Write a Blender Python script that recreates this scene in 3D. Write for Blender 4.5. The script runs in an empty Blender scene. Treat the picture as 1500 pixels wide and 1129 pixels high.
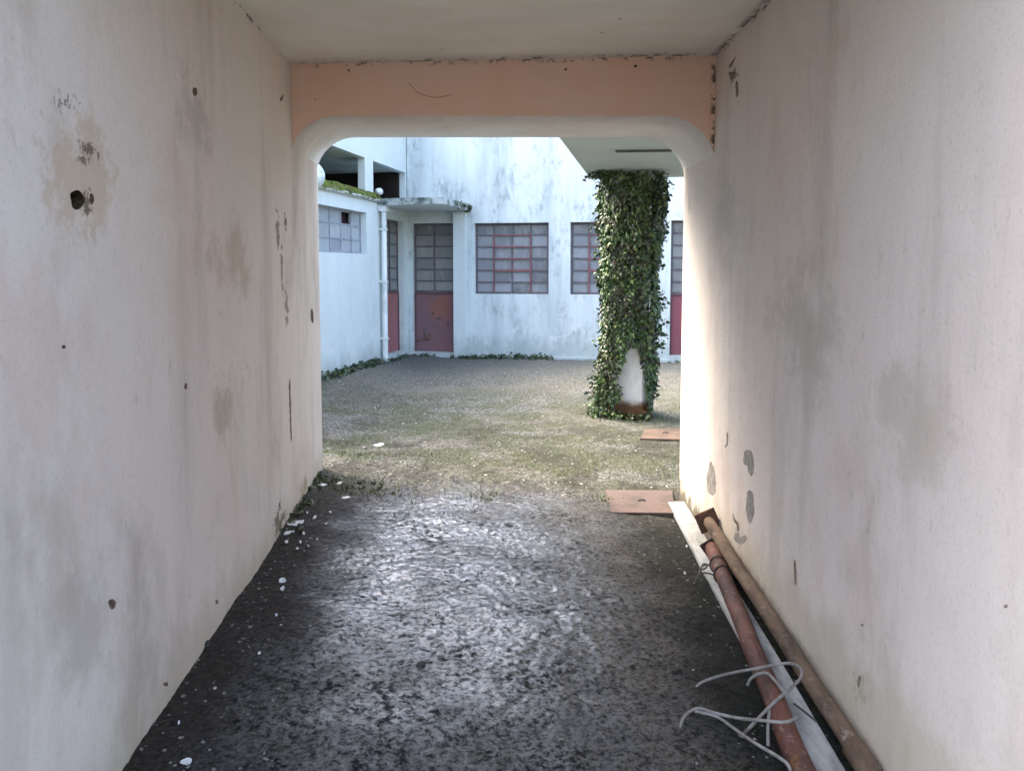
import bpy, bmesh, math, random
import numpy as np
from mathutils import Vector, Matrix
random.seed(7)
rng = np.random.default_rng(11)
C = bpy.context.scene.collection
sin, cos, PI = math.sin, math.cos, math.pi

# ------------------------------------------------------------------ camera model
F_PX, PITCH, SHIFT = 1083.0, math.radians(3.9), -0.066
CAM = Vector((0, 0, 1.6))
VP = 564.5 + SHIFT * 1500

def ray(u, v):
    x, y = (u - 750) / F_PX, -(v - VP) / F_PX
    return Vector((x, cos(PITCH) + y * sin(PITCH), -sin(PITCH) + y * cos(PITCH)))

def at_y(u, v, Y):
    d = ray(u, v); return CAM + d * (Y / d.y)

def at_z(u, v, z):
    d = ray(u, v); return CAM + d * ((z - CAM.z) / d.z)

def on_plane(u, v, p, n):
    d = ray(u, v); return CAM + d * ((Vector(p) - CAM).dot(n) / d.dot(n))

def proj(P):
    q = Vector(P) - CAM
    zc = q.y * cos(PITCH) - q.z * sin(PITCH)
    yc = q.y * sin(PITCH) + q.z * cos(PITCH)
    return 750 + q.x / zc * F_PX, VP - yc / zc * F_PX

# ------------------------------------------------------------------ key measures
Y0, YC, Y1, YF = 1.1, 1.42, 4.5, 5.3                       # passage: street end, lintel, yard end
def XL(y): return -1.372 - 0.064 * (y - 5.3)
def XR(y): return 1.213 - 0.004 * (y - 5.3)
def ZC(x): return 2.835 + 0.02 * x                # ceiling
ZS, TH = 2.505, math.atan2(213, 1083)             # soffit height, yard grid angle
GD = Vector((sin(TH), cos(TH), 0))                # into the yard
GU = Vector((cos(TH), -sin(TH), 0))               # to the right along the facade
C0 = Vector((-1.885, 13.42, 0))                   # inner corner of the yard
NF = -GD                                          # facade normal
NL = GU                                           # left building normal

def sst(a, b, x):
    t = np.clip((x - a) / (b - a), 0, 1); return t * t * (3 - 2 * t)

def ground_base(x, y):
    x = np.asarray(x, float); y = np.asarray(y, float)
    pas = np.clip(-0.079 * x + 0.008, -0.09, 0.125)
    yard = 0.10 * sst(-1.2, -2.4, x) * (1 - 0.4 * sst(10, 13, y))
    k = sst(4.8, 7.2, y)
    return pas * (1 - k) + yard * k

def on_ground(u, v, dz=0.0):
    z = 0.0
    for _ in range(12):
        p = at_z(u, v, z); z = float(ground_base(p.x, p.y)) + dz
    return at_z(u, v, z)

# numpy value noise
TAB = rng.random((256, 256))
def vnoise(x, y):
    xi = np.floor(x).astype(int); yi = np.floor(y).astype(int)
    fx = x - xi; fy = y - yi
    fx = fx * fx * (3 - 2 * fx); fy = fy * fy * (3 - 2 * fy)
    a = TAB[xi % 256, yi % 256]; b = TAB[(xi + 1) % 256, yi % 256]
    c = TAB[xi % 256, (yi + 1) % 256]; d = TAB[(xi + 1) % 256, (yi + 1) % 256]
    return (a * (1 - fx) + b * fx) * (1 - fy) + (c * (1 - fx) + d * fx) * fy - 0.5

# ------------------------------------------------------------------ materials
class M:
    def __init__(s, name):
        s.m = bpy.data.materials.new(name); s.m.use_nodes = True
        s.t = s.m.node_tree; s.n = s.t.nodes; s.l = s.t.links
        s.b = s.n['Principled BSDF']
        s.pos = s.n.new('ShaderNodeNewGeometry').outputs['Position']
        sp = s.n.new('ShaderNodeSeparateXYZ'); s.l.new(s.pos, sp.inputs[0])
        s.x, s.y, s.z = sp.outputs
    def put(s, sock, v):
        if v is None: return
        if hasattr(v, 'links') or isinstance(v, bpy.types.NodeSocket): s.l.new(v, sock)
        elif isinstance(v, (tuple, list)) and len(v) == 3 and sock.type == 'RGBA': sock.default_value = (*v, 1)
        else: sock.default_value = v
    def scl(s, sc):
        n = s.n.new('ShaderNodeMapping'); s.l.new(s.pos, n.inputs[0]); n.inputs['Scale'].default_value = sc
        return n.outputs[0]
    def noise(s, scale, detail=4, rough=0.55, sc=None, dist=0.0, loc=None):
        n = s.n.new('ShaderNodeTexNoise')
        mp = s.n.new('ShaderNodeMapping'); s.l.new(s.pos, mp.inputs[0])
        if sc: mp.inputs['Scale'].default_value = sc
        if loc: mp.inputs['Location'].default_value = loc
        s.l.new(mp.outputs[0], n.inputs['Vector'])
        n.inputs['Scale'].default_value = scale; n.inputs['Detail'].default_value = detail
        n.inputs['Roughness'].default_value = rough; n.inputs['Distortion'].default_value = dist
        return n.outputs['Fac']
    def voro(s, scale, out='Distance', feat='F1'):
        n = s.n.new('ShaderNodeTexVoronoi'); n.feature = feat
        s.l.new(s.pos, n.inputs['Vector']); n.inputs['Scale'].default_value = scale
        return n.outputs[out]
    def ma(s, op, a, b=None, c=None):
        n = s.n.new('ShaderNodeMath'); n.operation = op
        s.put(n.inputs[0], a); s.put(n.inputs[1], b); s.put(n.inputs[2], c)
        return n.outputs[0]
    def ss(s, v, a, b):                       # smooth step a..b -> 0..1
        n = s.n.new('ShaderNodeMapRange'); n.interpolation_type = 'SMOOTHSTEP'
        inv = a > b
        s.put(n.inputs[0], v); n.inputs[1].default_value = min(a, b); n.inputs[2].default_value = max(a, b)
        n.inputs[3].default_value = 1 if inv else 0; n.inputs[4].default_value = 0 if inv else 1
        return n.outputs[0]
    def mul(s, *a):
        r = a[0]
        for q in a[1:]: r = s.ma('MULTIPLY', r, q)
        return r
    def mix(s, f, a, b):
        n = s.n.new('ShaderNodeMix'); n.data_type = 'RGBA'
        s.put(n.inputs[0], f); s.put(n.inputs[6], a); s.put(n.inputs[7], b)
        return n.outputs[2]
    def island(s):
        return s.n.new('ShaderNodeNewGeometry').outputs['Random Per Island']
    def bump(s, h, strength=0.3, dist=0.01, prev=None):
        n = s.n.new('ShaderNodeBump'); s.put(n.inputs['Height'], h)
        n.inputs['Strength'].default_value = strength; n.inputs['Distance'].default_value = dist
        if prev: s.l.new(prev, n.inputs['Normal'])
        return n.outputs[0]
    def done(s, col, rough=0.8, normal=None, spec=None, metal=None):
        s.put(s.b.inputs['Base Color'], col); s.put(s.b.inputs['Roughness'], rough)
        if normal: s.l.new(normal, s.b.inputs['Normal'])
        if spec is not None: s.put(s.b.inputs['Specular IOR Level'], spec)
        if metal is not None: s.put(s.b.inputs['Metallic'], metal)
        return s.m

def plaster(name, base, pink, grey, brown, side=0, spots=()):
    k = M(name)
    big = k.noise(0.9, 3, 0.5, (1, 1, 0.45))
    streak = k.noise(3.2, 5, 0.6, (1, 1, 0.16))
    fine = k.noise(9, 6, 0.65, (1, 1, 0.5))
    col = k.mix(k.mul(k.ss(big, 0.42, 0.68), 0.7), base, pink)
    col = k.mix(k.mul(k.ss(streak, 0.5, 0.72), 0.55), col, grey)
    col = k.mix(k.mul(k.ss(k.noise(1.6, 5, 0.65, (1, 1, 0.4), loc=(3, 1, 5)), 0.52, 0.74), k.ss(fine, 0.3, 0.65), 0.5), col, brown)
    # broad damp blotches, ragged edged
    bl = k.noise(0.75, 7, 0.62, (1, 1, 0.55), loc=(2, 6, 3), dist=0.4)
    col = k.mix(k.mul(k.ss(bl, 0.50, 0.66), k.ss(fine, 0.25, 0.7), 0.75 if side else 0.3), col, (0.40, 0.35, 0.285))
    bl2 = k.noise(1.3, 6, 0.6, (1, 1, 0.7), loc=(8, 3, 1), dist=0.3)
    col = k.mix(k.mul(k.ss(bl2, 0.54, 0.7), 0.6 if side else 0.2), col, (0.62, 0.50, 0.43))
    # crisp grain and rubbed places
    g1 = k.noise(70, 5, 0.8)
    col = k.mix(k.mul(k.ss(g1, 0.5, 0.68), 0.30), col, (0.40, 0.36, 0.31))
    col = k.mix(k.mul(k.ss(k.noise(24, 7, 0.8, (1, 1, 0.45), loc=(1, 1, 4)), 0.58, 0.66), k.ss(big, 0.4, 0.6), 0.45), col, (0.36, 0.31, 0.25))
    sp = k.ss(k.voro(14), 0.06, 0.02)
    col = k.mix(k.mul(sp, k.ss(k.noise(2.3, 2, loc=(9, 2, 2)), 0.55, 0.66), 0.5), col, (0.16, 0.13, 0.1))
    for (py, pz, ry, rz, ns, lo, hi, c, amt) in spots:
        a = k.ma('DIVIDE', k.ma('SUBTRACT', k.y, py), ry); b = k.ma('DIVIDE', k.ma('SUBTRACT', k.z, pz), rz)
        d = k.ma('SQRT', k.ma('ADD', k.mul(a, a), k.mul(b, b)))
        v = k.ma('SUBTRACT', k.noise(ns, 7, 0.75), k.ma('MULTIPLY', d, 0.22))
        col = k.mix(k.mul(k.ss(v, lo, hi), amt), col, c)
    # splashed yellowish dirt at the foot, ragged
    hgt = k.ma('ADD', k.z, k.ma('MULTIPLY', k.noise(5, 5, 0.7, (1, 1, 0.6)), -0.55))
    foot = k.ss(hgt, 0.08, -0.2)
    col = k.mix(k.mul(foot, 0.5), col, (0.40, 0.36, 0.24))
    hg2 = k.ma('ADD', k.z, k.ma('MULTIPLY', k.noise(11, 6, 0.7, loc=(4, 4, 1)), -0.34))
    mould = k.mul(k.ss(hg2, -0.10, -0.2), k.ss(k.y, 2.2, 4.6))
    col = k.mix(k.mul(mould, 0.85), col, (0.05, 0.045, 0.03))
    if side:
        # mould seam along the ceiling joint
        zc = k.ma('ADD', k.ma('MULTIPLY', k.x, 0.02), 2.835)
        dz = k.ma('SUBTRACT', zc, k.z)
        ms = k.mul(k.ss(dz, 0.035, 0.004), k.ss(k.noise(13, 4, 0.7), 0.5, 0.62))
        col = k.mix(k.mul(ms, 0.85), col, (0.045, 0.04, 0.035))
    nb = k.bump(k.noise(60, 6, 0.78), 0.5, 0.006)
    nb = k.bump(k.noise(7, 5, 0.6, (1, 1, 0.6)), 0.45, 0.014, nb)
    nb = k.bump(k.noise(2.0, 3, 0.5), 0.5, 0.03, nb)
    return k.done(col, 0.85, nb, 0.25)

W_BASE, W_PINK, W_GREY, W_BROWN = (0.71, 0.655, 0.60), (0.70, 0.595, 0.54), (0.47, 0.43, 0.38), (0.40, 0.325, 0.24)
mat_wall = plaster('arch_plaster', (0.76, 0.745, 0.71), (0.74, 0.69, 0.64), (0.60, 0.59, 0.56), (0.62, 0.57, 0.50), 0)
def wpt0(s_, u, v):
    fx = XL if s_ < 0 else XR
    a = Vector((fx(0), 0, 0)); d = (Vector((fx(5), 5, 0)) - a).normalized(); n = Vector((d.y, -d.x, 0)) * (-s_)
    return on_plane(u, v, a, n)
def sp_(s_, u, v, ry, rz, ns, lo, hi, c, amt):
    p = wpt0(s_, u, v); return (p.y, p.z, ry, rz, ns, lo, hi, c, amt)
DK, TN, GR = (0.13, 0.10, 0.075), (0.52, 0.40, 0.28), (0.36, 0.32, 0.27)
mat_wall_left = plaster('stained_plaster_holed', W_BASE, W_PINK, W_GREY, W_BROWN, 1, [
    sp_(-1, 122, 262, .16, .14, 9, 0.20, 0.36, TN, 0.6), sp_(-1, 128, 222, .075, .035, 38, 0.38, 0.44, DK, 0.85), sp_(-1, 95, 150, .12, .055, 45, 0.44, 0.50, DK, 0.75),
    sp_(-1, 128, 296, .05, .05, 42, 0.38, 0.44, DK, 0.85), sp_(-1, 120, 235, .05, .02, 40, 0.40, 0.46, DK, 0.8), sp_(-1, 418, 325, .05, .085, 26, 0.36, 0.40, DK, 0.9), sp_(-1, 407, 338, .05, .12, 20, 0.33, 0.37, (0.25, 0.19, 0.145), 0.9), sp_(-1, 413, 395, .035, .20, 20, 0.34, 0.38, (0.27, 0.21, 0.165), 0.9), sp_(-1, 420, 450, .045, .13, 20, 0.32, 0.36, (0.27, 0.21, 0.165), 0.9), sp_(-1, 425, 590, .05, .34, 34, 0.42, 0.48, DK, 0.8),
    sp_(-1, 120, 930, .16, .2, 3, 0.24, 0.5, GR, 0.45), sp_(-1, 330, 600, .3, .28, 3, 0.28, 0.5, (0.42, 0.345, 0.25), 0.7), sp_(-1, 340, 400, .4, .22, 3, 0.28, 0.5, (0.46, 0.375, 0.29), 0.7), sp_(-1, 285, 160, .2, .25, 4, 0.28, 0.5, GR, 0.5), sp_(-1, 408, 765, .16, .12, 14, 0.34, 0.42, (0.06, 0.05, 0.03), 0.9), sp_(-1, 445, 715, .2, .12, 10, 0.34, 0.46, (0.30, 0.25, 0.13), 0.7)])
mat_wall_right = plaster('stained_plaster_patched', W_BASE, W_PINK, W_GREY, W_BROWN, 1, [
    sp_(1, 1082, 785, .10, .06, 26, 0.36, 0.42, GR, 0.8), sp_(1, 1165, 850, .05, .08, 30, 0.42, 0.48, GR, 0.7), sp_(1, 1075, 115, .12, .08, 24, 0.40, 0.46, DK, 0.7),
    sp_(1, 1180, 480, .4, .3, 3, 0.28, 0.5, (0.48, 0.43, 0.37), 0.7), sp_(1, 1260, 1010, .1, .12, 22, 0.42, 0.47, GR, 0.7), sp_(1, 1060, 330, .3, .5, 3, 0.26, 0.5, (0.52, 0.48, 0.43), 0.6), sp_(1, 1330, 620, .3, .2, 3, 0.3, 0.5, (0.50, 0.43, 0.36), 0.6)])

def lintel_orange():
    k = M('orange_plaster')
    col = k.mix(k.ss(k.noise(2.2, 4, 0.6), 0.35, 0.7), (0.88, 0.61, 0.46), (0.88, 0.66, 0.54))
    col = k.mix(k.mul(k.ss(k.noise(4, 5, 0.6, (0.4, 1, 2)), 0.55, 0.8), 0.4), col, (0.70, 0.48, 0.37))
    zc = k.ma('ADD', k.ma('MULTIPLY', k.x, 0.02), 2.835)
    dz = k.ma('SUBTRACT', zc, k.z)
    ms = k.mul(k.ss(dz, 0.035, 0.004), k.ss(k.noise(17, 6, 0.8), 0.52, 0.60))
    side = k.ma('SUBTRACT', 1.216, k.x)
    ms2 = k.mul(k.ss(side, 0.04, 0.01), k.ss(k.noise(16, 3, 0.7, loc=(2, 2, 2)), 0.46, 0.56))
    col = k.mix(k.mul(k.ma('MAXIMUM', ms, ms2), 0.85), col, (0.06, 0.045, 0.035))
    nb = k.bump(k.noise(40, 5, 0.7), 0.25, 0.004)
    return k.done(col, 0.85, k.bump(k.noise(3, 3), 0.4, 0.02, nb), 0.25)
mat_orange = lintel_orange()

def ceiling_mat():
    k = M('ceiling_plaster')
    col = k.mix(k.ss(k.noise(1.1, 4, 0.6, (0.6, 1, 1)), 0.35, 0.7), (0.80, 0.785, 0.73), (0.66, 0.64, 0.58))
    col = k.mix(k.mul(k.ss(k.noise(3.5, 5, 0.6, (0.3, 1, 1)), 0.5, 0.75), 0.4), col, (0.62, 0.53, 0.44))
    sp = k.mul(k.ss(k.voro(5), 0.07, 0.03), 0.6)
    col = k.mix(sp, col, (0.12, 0.1, 0.08))
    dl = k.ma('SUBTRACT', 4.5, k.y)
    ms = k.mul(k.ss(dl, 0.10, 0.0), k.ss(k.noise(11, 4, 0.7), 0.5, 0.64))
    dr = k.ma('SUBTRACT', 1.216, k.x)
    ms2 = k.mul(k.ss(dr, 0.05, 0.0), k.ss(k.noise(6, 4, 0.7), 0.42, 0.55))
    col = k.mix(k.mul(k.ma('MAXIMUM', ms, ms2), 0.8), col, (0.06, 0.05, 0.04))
    return k.done(col, 0.9, k.bump(k.noise(28, 5, 0.7), 0.25, 0.005), 0.2)
mat_ceil = ceiling_mat()

def facade_mat(name, clean):
    k = M(name)
    base, blue, grey = (0.56, 0.63, 0.63), (0.42, 0.485, 0.51), (0.235, 0.275, 0.29)
    st = k.noise(2.6, 7, 0.65, (1, 1, 0.13))
    cl = k.noise(2.2, 7, 0.7, (1, 1, 0.7), loc=(1, 3, 2))
    fi = k.noise(16, 6, 0.7, (1, 1, 0.3))
    col = k.mix(k.mul(k.ss(st, 0.4, 0.66), 1 - clean), base, blue)
    m = k.mul(k.ss(cl, 0.46, 0.66), k.ss(fi, 0.4, 0.6))
    col = k.mix(k.mul(m, 0.75 * (1 - clean)), col, grey)
    # peeled, paler blotches and grime at the foot
    pl = k.mul(k.ss(k.noise(6, 7, 0.75, loc=(7, 1, 1)), 0.56, 0.6), k.ss(k.z, 1.1, 0.2))
    col = k.mix(k.mul(pl, 0.55), col, (0.74, 0.74, 0.70))
    hg = k.ma('ADD', k.z, k.ma('MULTIPLY', k.noise(4, 6, 0.75, (1, 1, 0.4), loc=(2, 5, 1)), -0.9))
    col = k.mix(k.mul(k.ss(hg, 0.0, -0.35), 0.6), col, (0.30, 0.35, 0.34))
    return k.done(col, 0.85, k.bump(k.noise(30, 5, 0.7), 0.25, 0.006), 0.25)
mat_facade = facade_mat('weathered_limewash', 0.0)
mat_annex = facade_mat('white_limewash', 0.78)

def simple(name, col, col2=None, scale=6, rough=0.7, spec=0.4, metal=None, bmp=0.2, sc=None, lo=0.4, hi=0.65):
    k = M(name)
    c = k.mix(k.ss(k.noise(scale, 6, 0.65, sc), lo, hi), col, col2) if col2 else col
    return k.done(c, rough, k.bump(k.noise(scale * 6, 4, 0.7), bmp, 0.004), spec, metal)

mat_soffit = simple('canopy_concrete', (0.60, 0.62, 0.59), (0.44, 0.46, 0.43), 2.0, 0.9, 0.2)
mat_moss = simple('moss', (0.115, 0.14, 0.025), (0.05, 0.065, 0.016), 7, 0.95, 0.1, bmp=0.8)
mat_mossy_edge = simple('mossy_concrete', (0.40, 0.44, 0.44), (0.06, 0.085, 0.075), 5, 0.9, 0.2, bmp=0.5)
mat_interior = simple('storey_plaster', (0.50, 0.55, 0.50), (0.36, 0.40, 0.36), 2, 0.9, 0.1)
mat_back_shade = simple('back_wall_shade', (0.018, 0.016, 0.015), (0.03, 0.02, 0.018), 3, 0.9, 0.1)  # near-black colour puts the unlit depth of the storey into its walls
mat_patch = simple('bare_render', (0.25, 0.235, 0.21), (0.36, 0.335, 0.30), 25, 0.95, 0.1, bmp=0.6)
mat_crack = simple('dark_damage', (0.07, 0.05, 0.035), (0.22, 0.17, 0.13), 30, 0.95, 0.1, bmp=0.6)
mat_crackp = simple('brown_bare_render', (0.27, 0.215, 0.17), (0.16, 0.125, 0.1), 22, 0.95, 0.1, bmp=0.6)
mat_hole = simple('hole_black', (0.05, 0.035, 0.022), (0.09, 0.07, 0.03), 40, 0.95, 0.1)
mat_fr_grey = simple('grey_iron', (0.085, 0.08, 0.09), (0.13, 0.11, 0.12), 10, 0.6, 0.4)
mat_fr_red = simple('red_iron', (0.20, 0.08, 0.09), (0.12, 0.065, 0.072), 10, 0.6, 0.4)
mat_pipe_white = simple('painted_pipe', (0.70, 0.74, 0.74), (0.5, 0.55, 0.56), 4, 0.6, 0.4)
mat_ball = simple('white_plaster_ball', (0.66, 0.72, 0.73), (0.42, 0.47, 0.48), 12, 0.85, 0.2, bmp=0.6)
mat_board = simple('white_painted_board', (0.36, 0.37, 0.365), (0.18, 0.185, 0.18), 5, 0.7, 0.3, sc=(2, 0.6, 2))
mat_rope = simple('grey_cord', (0.25, 0.235, 0.215), (0.17, 0.16, 0.145), 30, 0.85, 0.2)
mat_wire = simple('black_wire', (0.02, 0.02, 0.022), (0.06, 0.04, 0.03), 30, 0.5, 0.5)
mat_cover = simple('pink_concrete', (0.105, 0.078, 0.070), (0.065, 0.054, 0.048), 7, 0.9, 0.25, bmp=0.4)
mat_cover2 = simple('tan_concrete', (0.125, 0.086, 0.064), (0.085, 0.062, 0.048), 7, 0.9, 0.25, bmp=0.4)
mat_flake = simple('plaster_flake', (0.72, 0.72, 0.71), (0.5, 0.5, 0.48), 40, 0.9, 0.2)
mat_stone = simple('dark_stone', (0.03, 0.028, 0.026), (0.06, 0.055, 0.05), 30, 0.8, 0.3)
mat_soffit_strip = simple('dark_soffit_strip', (0.13, 0.13, 0.125), (0.08, 0.08, 0.08), 10, 0.6, 0.3)
mat_plate = simple('rusty_plate', (0.17, 0.085, 0.05), (0.10, 0.05, 0.03), 18, 0.8, 0.4, bmp=0.5)
mat_plate_shade = simple('shadowed_plate', (0.05, 0.03, 0.024), (0.09, 0.045, 0.03), 18, 0.8, 0.4, bmp=0.5)  # rusty plate lying in shadow, the shade put into its darker colour

def brown_pipe_mat():
    k = M('weathered_brown_pipe')
    c = k.mix(k.ss(k.noise(7, 6, 0.65, (1.5, 0.5, 1.5)), 0.38, 0.66), (0.165, 0.11, 0.072), (0.065, 0.042, 0.028))
    c = k.mix(k.mul(k.ss(k.noise(20, 7, 0.8, (1, 0.8, 1)), 0.56, 0.63), 0.8), c, (0.27, 0.21, 0.165))
    return k.done(c, 0.75, k.bump(k.noise(50, 7, 0.8), 0.8, 0.006), 0.35)
def red_pipe_mat():
    k = M('red_rusty_pipe')
    c = k.mix(k.ss(k.noise(5, 6, 0.65, (1.5, 0.7, 1.5)), 0.38, 0.66), (0.145, 0.055, 0.038), (0.045, 0.020, 0.015))
    c = k.mix(k.mul(k.ss(k.noise(9, 5, 0.7), 0.55, 0.68), k.ss(k.y, 3.3, 2.6), 0.9), c, (0.17, 0.075, 0.018))
    c = k.mix(k.mul(k.ss(k.noise(30, 7, 0.8), 0.57, 0.63), 0.7), c, (0.30, 0.21, 0.17))
    return k.done(c, 0.62, k.bump(k.noise(50, 7, 0.8), 0.8, 0.006), 0.4)
mat_bpipe, mat_rpipe = brown_pipe_mat(), red_pipe_mat()

def glass_mat(name, a, b, c3):
    k = M(name)
    r = k.island()
    c = k.mix(r, a, b)
    c = k.mix(k.mul(k.ss(k.noise(5, 5, 0.7, (1, 1, 0.5)), 0.45, 0.7), 0.5), c, c3)
    return k.done(c, k.ma('ADD', 0.22, k.ma('MULTIPLY', r, 0.25)), None, 0.5)
mat_glass = glass_mat('dusty_glass', (0.11, 0.125, 0.145), (0.23, 0.25, 0.27), (0.32, 0.33, 0.34))
mat_glass_door = glass_mat('dusty_door_glass', (0.11, 0.12, 0.12), (0.22, 0.225, 0.22), (0.31, 0.31, 0.30))
mat_glass_annex = glass_mat('frosted_glass', (0.25, 0.285, 0.31), (0.34, 0.38, 0.40), (0.22, 0.25, 0.27))
mat_gap = simple('dark_red_gap', (0.05, 0.022, 0.025), (0.03, 0.015, 0.016), 9, 0.9, 0.1)

def door_panel_mat(name, a, b, orange):
    k = M(name)
    c = k.mix(k.ss(k.noise(3, 6, 0.65, (1, 1, 0.35)), 0.35, 0.68), a, b)
    if orange:
        o = at_f(644, 452); dx = k.ma('SUBTRACT', k.x, o.x); dz = k.ma('SUBTRACT', k.z, o.z)
        d = k.ma('SQRT', k.ma('ADD', k.mul(dx, dx, 6.0), k.mul(dz, dz, 4.5)))
        d = k.ma('ADD', d, k.ma('MULTIPLY', k.ma('SUBTRACT', k.noise(5, 6, 0.7), 0.5), 0.9))
        c = k.mix(k.mul(k.ss(d, 0.7, 0.25), k.ss(k.noise(9, 7, 0.75, (1, 1, 0.4)), 0.3, 0.5), 0.8), c, (0.24, 0.10, 0.065))
    c = k.mix(k.mul(k.ss(k.noise(11, 5, 0.7, loc=(3, 3, 3)), 0.63, 0.7), 0.8), c, (0.06, 0.03, 0.035))
    return k.done(c, 0.6, k.bump(k.noise(25, 4), 0.2, 0.004), 0.35)

def at_f(u, v): return on_plane(u, v, C0, NF)
def at_l(u, v): return on_plane(u, v, C0, NL)
def fu(u, v=420): return (at_f(u, v) - C0).dot(GU)
def fz(u, v): return at_f(u, v).z
def ls(u, v=330): return (C0 - at_l(u, v)).dot(GD)       # distance from the corner towards the camera
def lz(u, v): return at_l(u, v).z

mat_dred = door_panel_mat('faded_red_panel', (0.20, 0.095, 0.105), (0.165, 0.10, 0.118), True)
mat_dpink = door_panel_mat('pinkish_red_panel', (0.30, 0.125, 0.14), (0.25, 0.105, 0.095), False)
mat_dcrim = door_panel_mat('crimson_panel', (0.22, 0.07, 0.085), (0.17, 0.06, 0.072), False)

def leaf_mat(name, cols, brownpos=False):
    k = M(name)
    r = k.island()
    c = k.mix(k.ss(r, 0.0, 0.45), cols[0], cols[1])
    c = k.mix(k.ss(r, 0.55, 0.8), c, cols[2])
    c = k.mix(k.ss(r, 0.9, 0.97), c, cols[3])
    if brownpos:
        n = k.noise(3.0, 3, 0.6)
        r2 = k.ma('FRACT', k.ma('MULTIPLY', r, 17.3))
        f = k.mul(k.ss(n, 0.44, 0.60), k.ss(r2, 0.35, 0.45))
        c = k.mix(k.mul(f, 0.8), c, (0.026, 0.019, 0.008))
    m = k.done(c, 0.42, None, 0.5)
    k.b.inputs['Subsurface Weight'].default_value = 0.0
    return m
mat_ivy = leaf_mat('ivy_leaves', [(0.010, 0.026, 0.008), (0.028, 0.066, 0.015), (0.062, 0.115, 0.022), (0.16, 0.20, 0.06)], True)
mat_weed = leaf_mat('weed_leaves', [(0.015, 0.03, 0.014), (0.03, 0.055, 0.022), (0.05, 0.085, 0.03), (0.11, 0.13, 0.05)])
mat_grass = leaf_mat('grass_blades', [(0.05, 0.075, 0.022), (0.075, 0.10, 0.03), (0.11, 0.135, 0.045), (0.2, 0.19, 0.09)])
mat_stem = simple('ivy_stems', (0.06, 0.042, 0.03), (0.11, 0.085, 0.06), 20, 0.9, 0.2)

def column_mat():
    k = M('column_plaster')
    c = k.mix(k.ss(k.noise(4, 5, 0.6, (1, 1, 0.4)), 0.4, 0.7), (0.58, 0.56, 0.52), (0.36, 0.335, 0.285))
    hg = k.ma('ADD', k.z, k.ma('MULTIPLY', k.noise(9, 5, 0.7), -0.14))
    c = k.mix(k.ss(hg, 0.15, 0.07), c, (0.115, 0.058, 0.028))
    return k.done(c, 0.9, k.bump(k.noise(30, 5, 0.7), 0.3, 0.006), 0.2)
mat_col = column_mat()

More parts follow.
